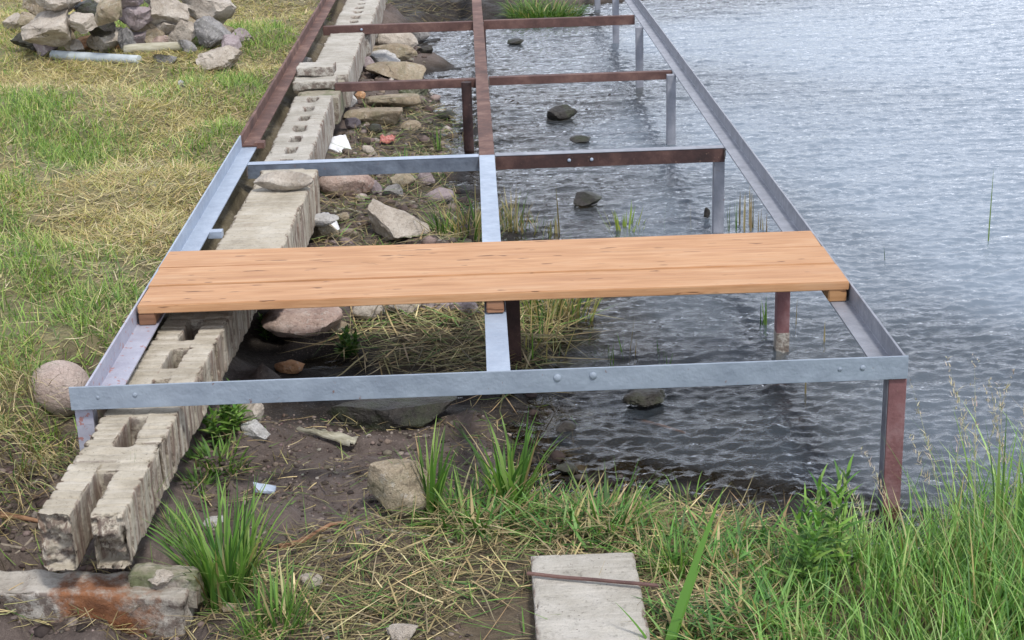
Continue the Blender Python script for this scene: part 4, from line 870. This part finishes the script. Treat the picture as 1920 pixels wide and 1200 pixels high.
litter('straw_litter', [(350, 1000, .1), (380, 820, .1), (500, 770, .07), (950, 790, .02), (960, 930, .02), (700, 980, .08), (480, 1100, .1)], 900, .02, .12, .002, .005, 'scattered bits of straw on the bare mud inside the frame', dens=patch(4, 93, .45), green=.12, pal=np.concatenate([YELL*.9, YELL*.3]))
litter('straw_litter', [(590, 480, .1), (600, 390, .1), (640, 280, .1), (700, 200, .1), (860, 190, .0), (870, 260, .02), (830, 330, .0), (930, 440, .0), (800, 500, .06)], 1200, .04, .2, .003, .007, 'brown reed debris among the stones behind the deck', pal=np.concatenate([YELL*.8, YELL*.35]), green=.2)
litter('straw_litter', [(0, 1230, 0), (0, 880, .2), (150, 880, .17), (130, 1060, .1), (480, 1080, .08), (480, 1230, .05)], 1500, .04, .16, .002, .005, 'scattered straw around the broken slabs in the lower left corner', green=.12, pal=np.concatenate([YELL, YELL*.4]))
litter('straw_litter', [(690, 40, .12), (700, -40, .2), (900, -40, .2), (880, 40, .05)], 330, .08, .3, .004, .009, 'dark reed debris on the far bank behind the last cross beam', pal=YELL*.45)
# wet dark debris at the water edge
litter('peat_debris', [(940, 770, .0), (1080, 740, .0), (1100, 860, .0), (1020, 900, .0), (960, 860, .02)], 900, .04, .16, .003, .008, 'black rotten reeds at the water edge below the centre of the front beam', pal=YELL*.12, green=.08)
# ------------------------------------------------------------------ tall grass bottom right
def tuft(name, px, py, n, spread, L, w, label, lean=(.05, .5), curl=(.2, 1.0), pal=GREEN, dirn=None, cat='grass tuft', group=None, seg=6, gain=1.25, zg=None, dry=.08, dspread=1.6):
    P = gp(px, py) if zg is None else un(px, py, zg)
    a = rng.uniform(0, 6.28, n); r = spread*np.sqrt(rng.random(n)); x = P[0]+r*np.cos(a); y = P[1]+r*np.sin(a)
    z = sample(TZ, x, y)-.01; az = a+rng.normal(0, .6, n) if dirn is None else rng.normal(dirn, dspread, n)
    c = pick(pal, n)*gain; dd = rng.random(n) < dry; c = np.where(dd[:, None], pick(YELL, n), c)
    return plant(name, [blades(np.stack([x, y, z], -1), rng.uniform(L*.5, L, n), rng.uniform(w*.6, w, n), az, rng.uniform(*lean, n), rng.uniform(*curl, n), c, seg)], LEAF, label, cat, group=group)
x, y = wpts([tuple(un(a, b, c)[:2]) for a, b, c in [(1400, 1290, .12), (1450, 1090, .05), (1560, 1050, .02), (1650, 1045, .0), (1780, 1030, -.02), (1920, 1020, -.05), (2080, 1040, -.05), (2150, 1330, .1)]], 4300)
ed = np.clip((x-2.0)/.55, .25, 1); kk = rng.random(len(x)) < .45+.55*ed; x, y, ed = x[kk], y[kk], ed[kk]
hf = np.interp(x, [1.9, 2.3, 2.6, 2.85, 3.2], [.40, .52, .66, 1.05, 1.6])
n = len(x); z = np.maximum(sample(TZ, x, y), -.12)-.01
ln = rng.uniform(.16, .44, n)*hf*(1+.25*fbm(x*3, y*3, 5, 2)); big = rng.random(n) < .12
plant('tall_grass', [blades(np.stack([x, y, z], -1), ln*np.where(big, 1.25, 1), rng.uniform(.0035, .0085, n), rng.uniform(0, 6.28, n), rng.uniform(.02, .5, n), rng.uniform(.3, 1.3, n), np.where((rng.random(n) < .10)[:, None], pick(YELL, n)*.9, pick(GREEN, n)*np.array([2.1, 2.0, 2.6])), 5)], LEAF, 'dense tall green grass on the shore in the lower right corner', kind='stuff')
# near grass rising from below the edge of the picture
x, y = wpts([(.9, -1.25), (2.9, -1.25), (3.2, -1.0), (3.2, -1.9), (.6, -1.9)], 500); n = len(x); z = sample(TZ, x, y)
plant('short_grass', [blades(np.stack([x, y, z], -1), rng.uniform(.08, .2, n), rng.uniform(.003, .006, n), rng.uniform(0, 6.28, n), rng.uniform(.1, .7, n), rng.uniform(.3, 1.2, n), pick(GREEN, n)*1.3, 4)], LEAF, 'short green grass along the bottom edge around the grey slab', kind='stuff')
# short sward of trampled green on the shore
x, y = wpts([tuple(un(a, b, c)[:2]) for a, b, c in [(800, 990, .07), (860, 965, .05), (1000, 968, .03), (1200, 1010, .03), (1500, 1040, .03), (1560, 1230, .12), (1230, 1230, .12), (1200, 1050, .1), (990, 1030, .1)]], 4600)
kk = rng.random(len(x)) < np.clip(fbm(x*4, y*4, 15, 3)*2.5+np.interp(y, [-.95, -.55, -.3, .1], [.25, .45, .9, .9]), 0, 1); x, y = x[kk], y[kk]; n = len(x); z = sample(TZ, x, y)
plant('trampled_grass', [blades(np.stack([x, y, z], -1), rng.uniform(.06, .19, n), rng.uniform(.005, .012, n), rng.uniform(0, 6.28, n), rng.uniform(.5, 1.45, n), rng.uniform(.1, .8, n), np.where((rng.random(n) < .24)[:, None], pick(YELL, n), pick(GREEN, n)*np.array([1.3, 1.5, 1.8])), 4, .006)], LEAF, 'trampled green grass along the shore between the water and the grey slab', kind='stuff')
x, y = wpts([tuple(un(a, b, c)[:2]) for a, b, c in [(380, 1230, .08), (400, 1100, .1), (560, 1100, .11), (700, 1140, .12), (900, 1100, .12), (1000, 1140, .12), (1000, 1260, .12)]], 1500)
kk = rng.random(len(x)) < np.clip(fbm(x*5, y*5, 16, 3)*3+.25, 0, 1); x, y = x[kk], y[kk]; n = len(x); z = sample(TZ, x, y)
plant('sparse_grass', [blades(np.stack([x, y, z], -1), rng.uniform(.03, .10, n), rng.uniform(.003, .006, n), rng.uniform(0, 6.28, n), rng.uniform(.3, 1.3, n), rng.uniform(.1, .8, n), np.where((rng.random(n) < .3)[:, None], pick(YELL, n), pick(GREEN, n)*1.3), 4, .004)], LEAF, 'sparse low grass among the straw left of the grey slab', kind='stuff')
TG = 'grass tufts on the shore'
tuft('grass_tuft', 430, 1120, 170, .075, .36, .0135, 'biggest bright green grass tuft, in front of the broken beam end', (.02, .45), (.2, 1.1), gain=1.45, group=TG)
tuft('grass_tuft', 520, 1180, 90, .09, .20, .010, 'low green tuft at the bottom edge right of the biggest tuft', gain=1.3, group=TG)
tuft('grass_tuft', 240, 1035, 26, .02, .34, .010, 'few long broad blades leaning up against the ribbed side of the slotted beam', (.1, .5), (-.1, .5), dirn=.55, dspread=.3, gain=1.5, group=TG)
tuft('grass_tuft', 340, 1015, 160, .06, .09, .004, 'soft fine grass beside the broken end of the slotted beam', gain=1.5, group=TG)
tuft('grass_tuft', 810, 962, 40, .03, .32, .016, 'upright green tuft in front of the tan block', (.0, .35), (.0, .7), gain=1.3, group=TG)
tuft('grass_tuft', 955, 952, 55, .05, .34, .018, 'broad bladed green tuft right of the tan block at the water edge', (.0, .45), (.1, .9), gain=1.4, group=TG)
tuft('grass_tuft', 880, 985, 130, .12, .24, .011, 'sprawling green tuft between the two upright tufts', (.5, 1.3), (.2, .8), gain=1.2, group=TG)
tuft('grass_tuft', 1130, 985, 120, .12, .22, .010, 'green tuft on the shore above the grey slab', (.3, 1.2), (.2, .9), gain=1.2, group=TG)
tuft('grass_tuft', 1270, 1075, 130, .06, .17, .006, 'bushy yellow green tuft right of the grey slab corner', (.1, .8), (.2, .9), gain=1.5, group=TG)
tuft('grass_tuft', 1290, 945, 24, .05, .15, .007, 'thin arching tuft at the water edge above the yellow green tuft', (.1, .7), (.6, 1.8), gain=1.0, group=TG)
tuft('grass_tuft', 410, 860, 150, .09, .10, .010, 'leafy green growth beside the middle of the slotted beam', (.2, 1.1), (.2, 1.0), gain=1.2, group=TG)
tuft('grass_tuft', 370, 905, 60, .05, .09, .009, 'small green growth in the mud against the slotted beam', (.2, 1.1), (.2, 1.0), gain=1.2, group=TG)
tuft('grass_tuft', 1020, 24, 900, .34, .30, .012, 'thick green grass clump on the far bank behind the last cross beam', (.2, .9), (.6, 1.8), gain=1.0, group=TG, zg=.05)
tuft('grass_tuft', 690, 30, 260, .16, .22, .010, 'bright green tuft between the farthest beam and the dark far bank', (.1, .7), (.3, 1.2), gain=1.2, group=TG, zg=.12)
tuft('grass_tuft', 1030, 600, 120, .13, .42, .009, 'dry yellow and green reed tuft beside the centre rail behind the front beam', (.1, .8), (.0, .5), gain=1.2, dry=.65, group=TG)
tuft('grass_tuft', 885, 440, 90, .14, .30, .010, 'dry reed tuft left of the centre rail just behind the deck', (.1, .8), (.2, 1.0), gain=1.1, dry=.6, group=TG)
tuft('grass_tuft', 830, 445, 36, .06, .22, .010, 'green tuft between the largest boulder and the centre rail', (.1, .7), (.3, 1.0), gain=1.1, dry=.2, group=TG)
tuft('grass_tuft', 1172, 434, 34, .035, .32, .022, 'stout yellow green sweet flag growing in the water behind the deck', (.05, .45), (.0, .3), pal=np.array([(.28, .30, .06), (.20, .27, .05)]), gain=1.4, zg=-.02, group=TG)
tuft('grass_tuft', 820, 288, 10, .02, .20, .010, 'few thin green blades at the water edge beyond the grey cross beam', (.0, .3), (.0, .4), gain=1.0, group=TG, zg=-.01)
tuft('grass_tuft', 1000, 432, 60, .14, .14, .006, 'low grassy growth in the shallows right of the centre rail', (.1, .8), (.0, .8), gain=1.0, dry=.5, group=TG, zg=-.01)
tuft('grass_tuft', 830, 330, 30, .08, .16, .008, 'sparse green growth at the water edge below the grey cross beam', (.1, .9), (.2, .9), gain=1.1, dry=.3, group=TG)
tuft('grass_tuft', 760, 312, 36, .07, .14, .008, 'yellow green tuft behind the small tan stone', (.2, 1.0), (.2, .9), gain=1.5, dry=.3, group=TG)
tuft('grass_tuft', 1000, 655, 60, .14, .30, .008, 'loose dry reed clump just behind the front beam right of the centre rail', (.2, 1.2), (.0, .4), gain=1.2, dry=.8, group=TG)
tuft('grass_tuft', 1085, 600, 34, .07, .30, .009, 'outermost half dry reed clump reaching into the water behind the front beam', (.1, .7), (.0, .4), gain=1.2, dry=.6, group=TG, zg=-.01)
tuft('grass_tuft', 965, 434, 40, .07, .26, .008, 'pale dry reed clump touching the back of the deck right of the centre rail', (.05, .5), (.0, .4), gain=1.1, dry=.75, group=TG, zg=-.01)
tuft('grass_tuft', 870, 262, 40, .12, .16, .008, 'brown dry reed clump at the water edge left of the round pipe post', (.3, 1.2), (.0, .5), gain=1.0, dry=.8, group=TG, zg=.0)
# leafy herbs
def herb(px, py, n_stem, h, spread, leafl, leafw, label, gain=1.3, cat='leafy plant', name='leafy_plant', group=None, zg=None):
    P = gp(px, py) if zg is None else un(px, py, zg); pr = []
    for s_ in range(n_stem):
        a = random.uniform(0, 6.28); r = spread*math.sqrt(random.random()); bx, by = P[0]+r*math.cos(a), P[1]+r*math.sin(a); bz = gz(bx, by)
        H = h*random.uniform(.6, 1.05); tx_, ty_ = random.uniform(-.12, .12)*H, random.uniform(-.12, .12)*H
        nl = int(H/leafl*7)+5; t_ = np.linspace(.15, 1, nl); b = np.stack([bx+tx_*t_, by+ty_*t_, bz+H*t_], -1)
        az = np.arange(nl)*2.4+random.uniform(0, 6); ll = leafl*(1.1-.55*t_)*rng.uniform(.8, 1.2, nl)
        pr.append(blades(b, ll, leafw*(1.1-.5*t_), az, 1.15-.75*t_**3, rng.uniform(.2, .8, nl), pick(GREEN, nl)*gain, 4))
        pr.append(blades(np.array([[bx, by, bz-.01]]), np.array([H]), np.array([.007]), np.array([math.atan2(ty_, tx_)]), np.array([math.hypot(tx_, ty_)/H]), np.array([0.0]), np.array([[.10, .15, .04]]), 4))
    return plant(name, pr, LEAF, label, cat, group=group)
herb(1530, 1090, 7, .34, .06, .10, .018, 'lance leaved green plant at the left edge of the tall grass', 1.6)
herb(1490, 1130, 4, .24, .05, .09, .016, 'lower lance leaved green plant beside the taller one at the tall grass', 1.4)
herb(655, 665, 8, .10, .05, .05, .026, 'dark green herb at the corner of the reeds in the hollow', .9)
herb(425, 812, 9, .12, .06, .07, .022, 'bright green broad leaved herb beside the pale broken stone', 1.5)
herb(500, 640, 5, .08, .04, .04, .018, 'small green herb against the slotted beam under the deck', 1.0)
# broad blade right of the slab
P = gp(1235, 1205); b = np.array([[P[0], P[1]-.12, P[2]]]*3)+rng.normal(0, .012, (3, 3))
plant('broad_leaf', [blades(b, np.array([.46, .33, .22]), np.array([.030, .018, .014]), np.array([.75, .9, 2.6]), np.array([.50, .6, .5]), np.array([.10, .2, .5]), np.array([[.10, .22, .035]]*3), 8)], LEAF, 'single broad green leaf blade rising right of the grey slab', 'leaf')
# seed-head stalks in the tall grass
def seed_stalk(px, py, H, az, lean, group, base_z=0.02):
    P = un(px, py, base_z); n = 1
    st = blades(np.array([[P[0], P[1], P[2]-.05]]), np.array([H]), np.array([.0035]), np.array([az]), np.array([lean]), np.array([.35]), np.array([[.26, .27, .12]]), 8)
    pv = st[0].reshape(-1, 3); pr = [st]; top = pv[-1]; mid = pv[-6]
    m_ = 46; t_ = rng.random(m_)**.8; bb = mid*(1-t_[:, None])+top*t_[:, None]
    pr.append(blades(bb+rng.normal(0, .004, (m_, 3)), rng.uniform(.010, .035, m_)*(1.15-.7*t_), np.full(m_, .0032), rng.uniform(0, 6.28, m_), rng.uniform(.2, 1.3, m_), rng.uniform(0, .5, m_), pick(np.array([(.42, .36, .24), (.34, .30, .18), (.40, .32, .26)]), m_), 2))
    return plant('seeding_grass', pr, STRAW, 'thin pale grass stalk with a feathery seed head above the tall grass', 'grass stalk', group=group)
for px, py, H, az, ln_ in [(1760, 1110, .52, 1.0, .12), (1800, 1090, .60, .4, .05), (1840, 1120, .66, 2.5, .04), (1880, 1100, .55, 1.6, .08), (1915, 1120, .60, 3.0, .05), (1730, 1130, .46, 2.8, .2), (1690, 1120, .36, 2.9, .25),
                           (1770, 1060, .42, 3.1, .1), (1860, 1060, .58, .2, .1), (1820, 1150, .66, 1.5, .05), (1895, 1040, .50, 2.0, .1), (1620, 1120, .30, 2.6, .3), (1790, 1160, .62, 2.2, .12), (1870, 1170, .78, .9, .06)]:
    seed_stalk(px, py, H*1.18, az, ln_, 'seed stalks above the tall grass')
# tall broad reed leaves in the lower right
for i, (px, py, H, az, ln_, lab) in enumerate([(1850, 1100, .62, 2.55, .28, 'longest curved reed leaf leaning left above the tall grass'), (1870, 1080, .58, 1.3, .06, 'upright reed leaf near the right edge of the picture'), (1805, 1120, .55, 2.9, .22, 'reed leaf arching towards the red corner post'), (1900, 1100, .6, .6, .12, 'reed leaf at the far right edge of the picture')]):
    P = un(px, py, .04); k_ = 5; b = np.array([[P[0], P[1], P[2]-.03]]*k_)+rng.normal(0, .012, (k_, 3))*np.array([1, 1, .2])
    plant('reed_leaf', [blades(b, H*rng.uniform(.7, 1.05, k_), np.full(k_, .010), rng.normal(az, .35, k_), rng.normal(ln_, .06, k_), rng.uniform(.2, .6, k_), pick(GREEN, k_)*1.3, 8)], LEAF, lab, 'reed leaf', group='reed leaves above the tall grass')
# reed shoots standing in the water
def shoot(px, py, hpx, label, dry=False, n=1, sp=.0, w=.006, lean=.06, group='reed shoots standing in the water', curl=.1):
    P = un(px, py, 0); s_ = ppm(P); H = hpx/s_/.95+.05
    b = np.array([[P[0], P[1], -.05]]*n)+np.stack([rng.normal(0, sp, n), rng.normal(0, sp*1.6, n), np.zeros(n)], -1)
    c = pick(YELL, n)*.8 if dry else pick(GREEN, n)*1.0
    pr = [blades(b, H*rng.uniform(.6, 1, n) if n > 1 else np.array([H]), np.full(n, w), rng.uniform(0, 6.28, n), rng.uniform(0, lean*2, n), rng.uniform(-curl, curl*2, n), c, 5)]
    b2 = b+.0015
    if n > 2: pr.append(blades(b2, pr[0][0].reshape(n, -1, 3)[:, -1, 2]*0+H*.8, np.full(n, w), rng.uniform(0, 6.28, n), np.full(n, .02), np.zeros(n), c*.8, 4))
    return plant('reed_shoot', pr, STRAW if dry else LEAF, label, 'reed shoot', group=group)
for a in [(1853, 452, 140, 'tallest lone reed stem in the open water near the right edge', False, 1, 0, .007, .10), (1497, 316, 20, 'tiny reed tip in the open water beyond the lake side rail', True, 1, 0, .010),
          (1661, 487, 30, 'short reed tip in the open water right of the deck', False, 1, 0, .008), (1436, 612, 60, 'pair of thin green blades between the deck and the front beam', False, 3, .01, .008, .25),
          (1492, 612, 55, 'brown reed stub right of the red post under the deck', True, 1, 0, .007), (1546, 640, 40, 'reed stub near the lake side rail in front of the deck', True, 1, 0, .010),
          (1243, 432, 60, 'thin reed stem left of the grey post behind the deck', False, 1, .01, .006), (1297, 432, 66, 'dark reed stem close to the grey post behind the deck', True, 1, 0, .006),
          (1372, 430, 80, 'green reed stems just right of the grey post', False, 3, .02, .006), (1398, 430, 86, 'dense bunch of pale dry reed stems behind the right end of the deck', True, 9, .035, .008, .04),
          (1430, 432, 52, 'smaller bunch of dry reed stems beside the lake side rail', True, 4, .02, .008, .04), (975, 434, 90, 'pale reed stems right of the centre rail behind the deck', True, 3, .02, .006, .1),
          (1058, 436, 100, 'leaning pale reed stem behind the middle of the deck', True, 1, .01, .010, .22), (1030, 438, 40, 'brown reed stump behind the middle of the deck', True, 3, .015, .016),
          (1140, 668, 60, 'spindly green shoots in the water in front of the deck', False, 5, .06, .006, .25), (1170, 665, 70, 'thin stem in the water in front of the deck', True, 1, .03, .005, .2),
          (1190, 668, 34, 'thin dark stub in the water in front of the deck', True, 1, 0, .006), (1280, 635, 40, 'leaning green blade in the middle of the water before the deck', False, 1, 0, .006, .6),
          (905, 808, 60, 'single pale upright stalk below the front beam under the centre rail', True, 1, 0, .006, .03), (1508, 738, 44, 'dark reed stub in the water just below the front beam', True, 1, .01, .008),
          (1240, 680, 40, 'small green sprig in the shallow water before the deck', False, 3, .03, .006, .3), (945, 420, 60, 'short reed stems at the water edge beside the centre rail', False, 4, .04, .006, .2)]:
    shoot(*a)

# clods, pebbles and crumbs on the mud ---------------------------------------
def crumbs(name, poly, per, r0, r1, pal, label, dens=None):
    x, y = wpts([tuple(un(a, b, c)[:2]) for a, b, c in poly], per)
    if dens: kk = rng.random(len(x)) < dens(x, y); x, y = x[kk], y[kk]
    n = len(x); z = sample(TZ, x, y); bm = bmesh.new(); bmesh.ops.create_icosphere(bm, subdivisions=1, radius=1)
    P0 = np.array([v.co[:] for v in bm.verts]); T0 = np.array([[v.index for v in f.verts] for f in bm.faces]); bm.free(); k = len(P0)
    rr = r0*(r1/r0)**(rng.random(n)**2.2); sc = rr[:, None]*rng.uniform(.6, 1.3, (n, 3))*np.array([1, 1, .6])
    V = P0[None]*sc[:, None, :]*(1+rng.normal(0, .16, (n, k, 1))); a = rng.uniform(0, 6.28, n)[:, None]
    V = np.stack([V[..., 0]*np.cos(a)-V[..., 1]*np.sin(a), V[..., 0]*np.sin(a)+V[..., 1]*np.cos(a), V[..., 2]], -1)+np.stack([x, y, z+rr*.15], -1)[:, None, :]
    F3 = (T0[None]+(np.arange(n)*k)[:, None, None]).reshape(-1, 3); c = np.repeat(pick(pal, n, .25), k, 0)
    tag(link(name, np_mesh(name, V.reshape(-1, 3), None, F3, False, c), CRUMB.m), label, kind='stuff')
CRUMB = Mat('earth_crumb', .9, .25); ca_ = CRUMB.attr(); CRUMB.base(CRUMB.mix(CRUMB.ramp(CRUMB.noise(120), [(.4, .5), (.6, 0)]), ca_, CRUMB.mix(1.0, ca_, (.5, .5, .5), 'MULTIPLY')))
MUDP = np.array([(.10, .075, .065), (.16, .125, .11), (.06, .045, .04), (.22, .18, .155), (.13, .10, .08)])
STP = np.array([(.24, .20, .17), (.32, .28, .25), (.20, .17, .14), (.14, .11, .09)])
crumbs('mud_clods', [(350, 1230, .05), (350, 1000, .1), (380, 820, .1), (500, 770, .07), (950, 780, .02), (970, 900, .02), (700, 1000, .08), (900, 1230, .1)], 1500, .003, .014, MUDP, 'crumbs and clods of earth on the bare mud inside the frame')
crumbs('mud_clods', [(-20, 1230, 0), (-20, 900, .2), (140, 860, .17), (130, 1060, .1), (360, 1080, .08), (360, 1230, .05)], 2600, .003, .025, MUDP, 'crumbs and clods of earth around the broken slabs')
crumbs('pebbles', [(590, 480, .1), (600, 390, .1), (640, 280, .1), (700, 60, .1), (790, 80, .0), (800, 150, .0), (860, 250, .0), (830, 330, .0), (930, 440, .0), (800, 500, .06)], 420, .006, .05, np.concatenate([STP, MUDP]), 'pebbles and clods between the stones behind the deck')
crumbs('pebbles', [(430, 1230, .05), (430, 900, .1), (600, 780, .07), (940, 780, .02), (970, 900, .02), (700, 1000, .08), (700, 1230, .1)], 60, .006, .022, STP, 'small pebbles on the bare mud')
crumbs('pebbles', [(960, 780, 0), (1000, 690, 0), (1070, 600, 0), (1150, 640, 0), (1100, 760, 0), (1250, 920, 0), (1100, 930, 0), (990, 880, 0)], 160, .008, .035, MUDP*.45, 'dark pebbles and clods in the shallow water at the edge')
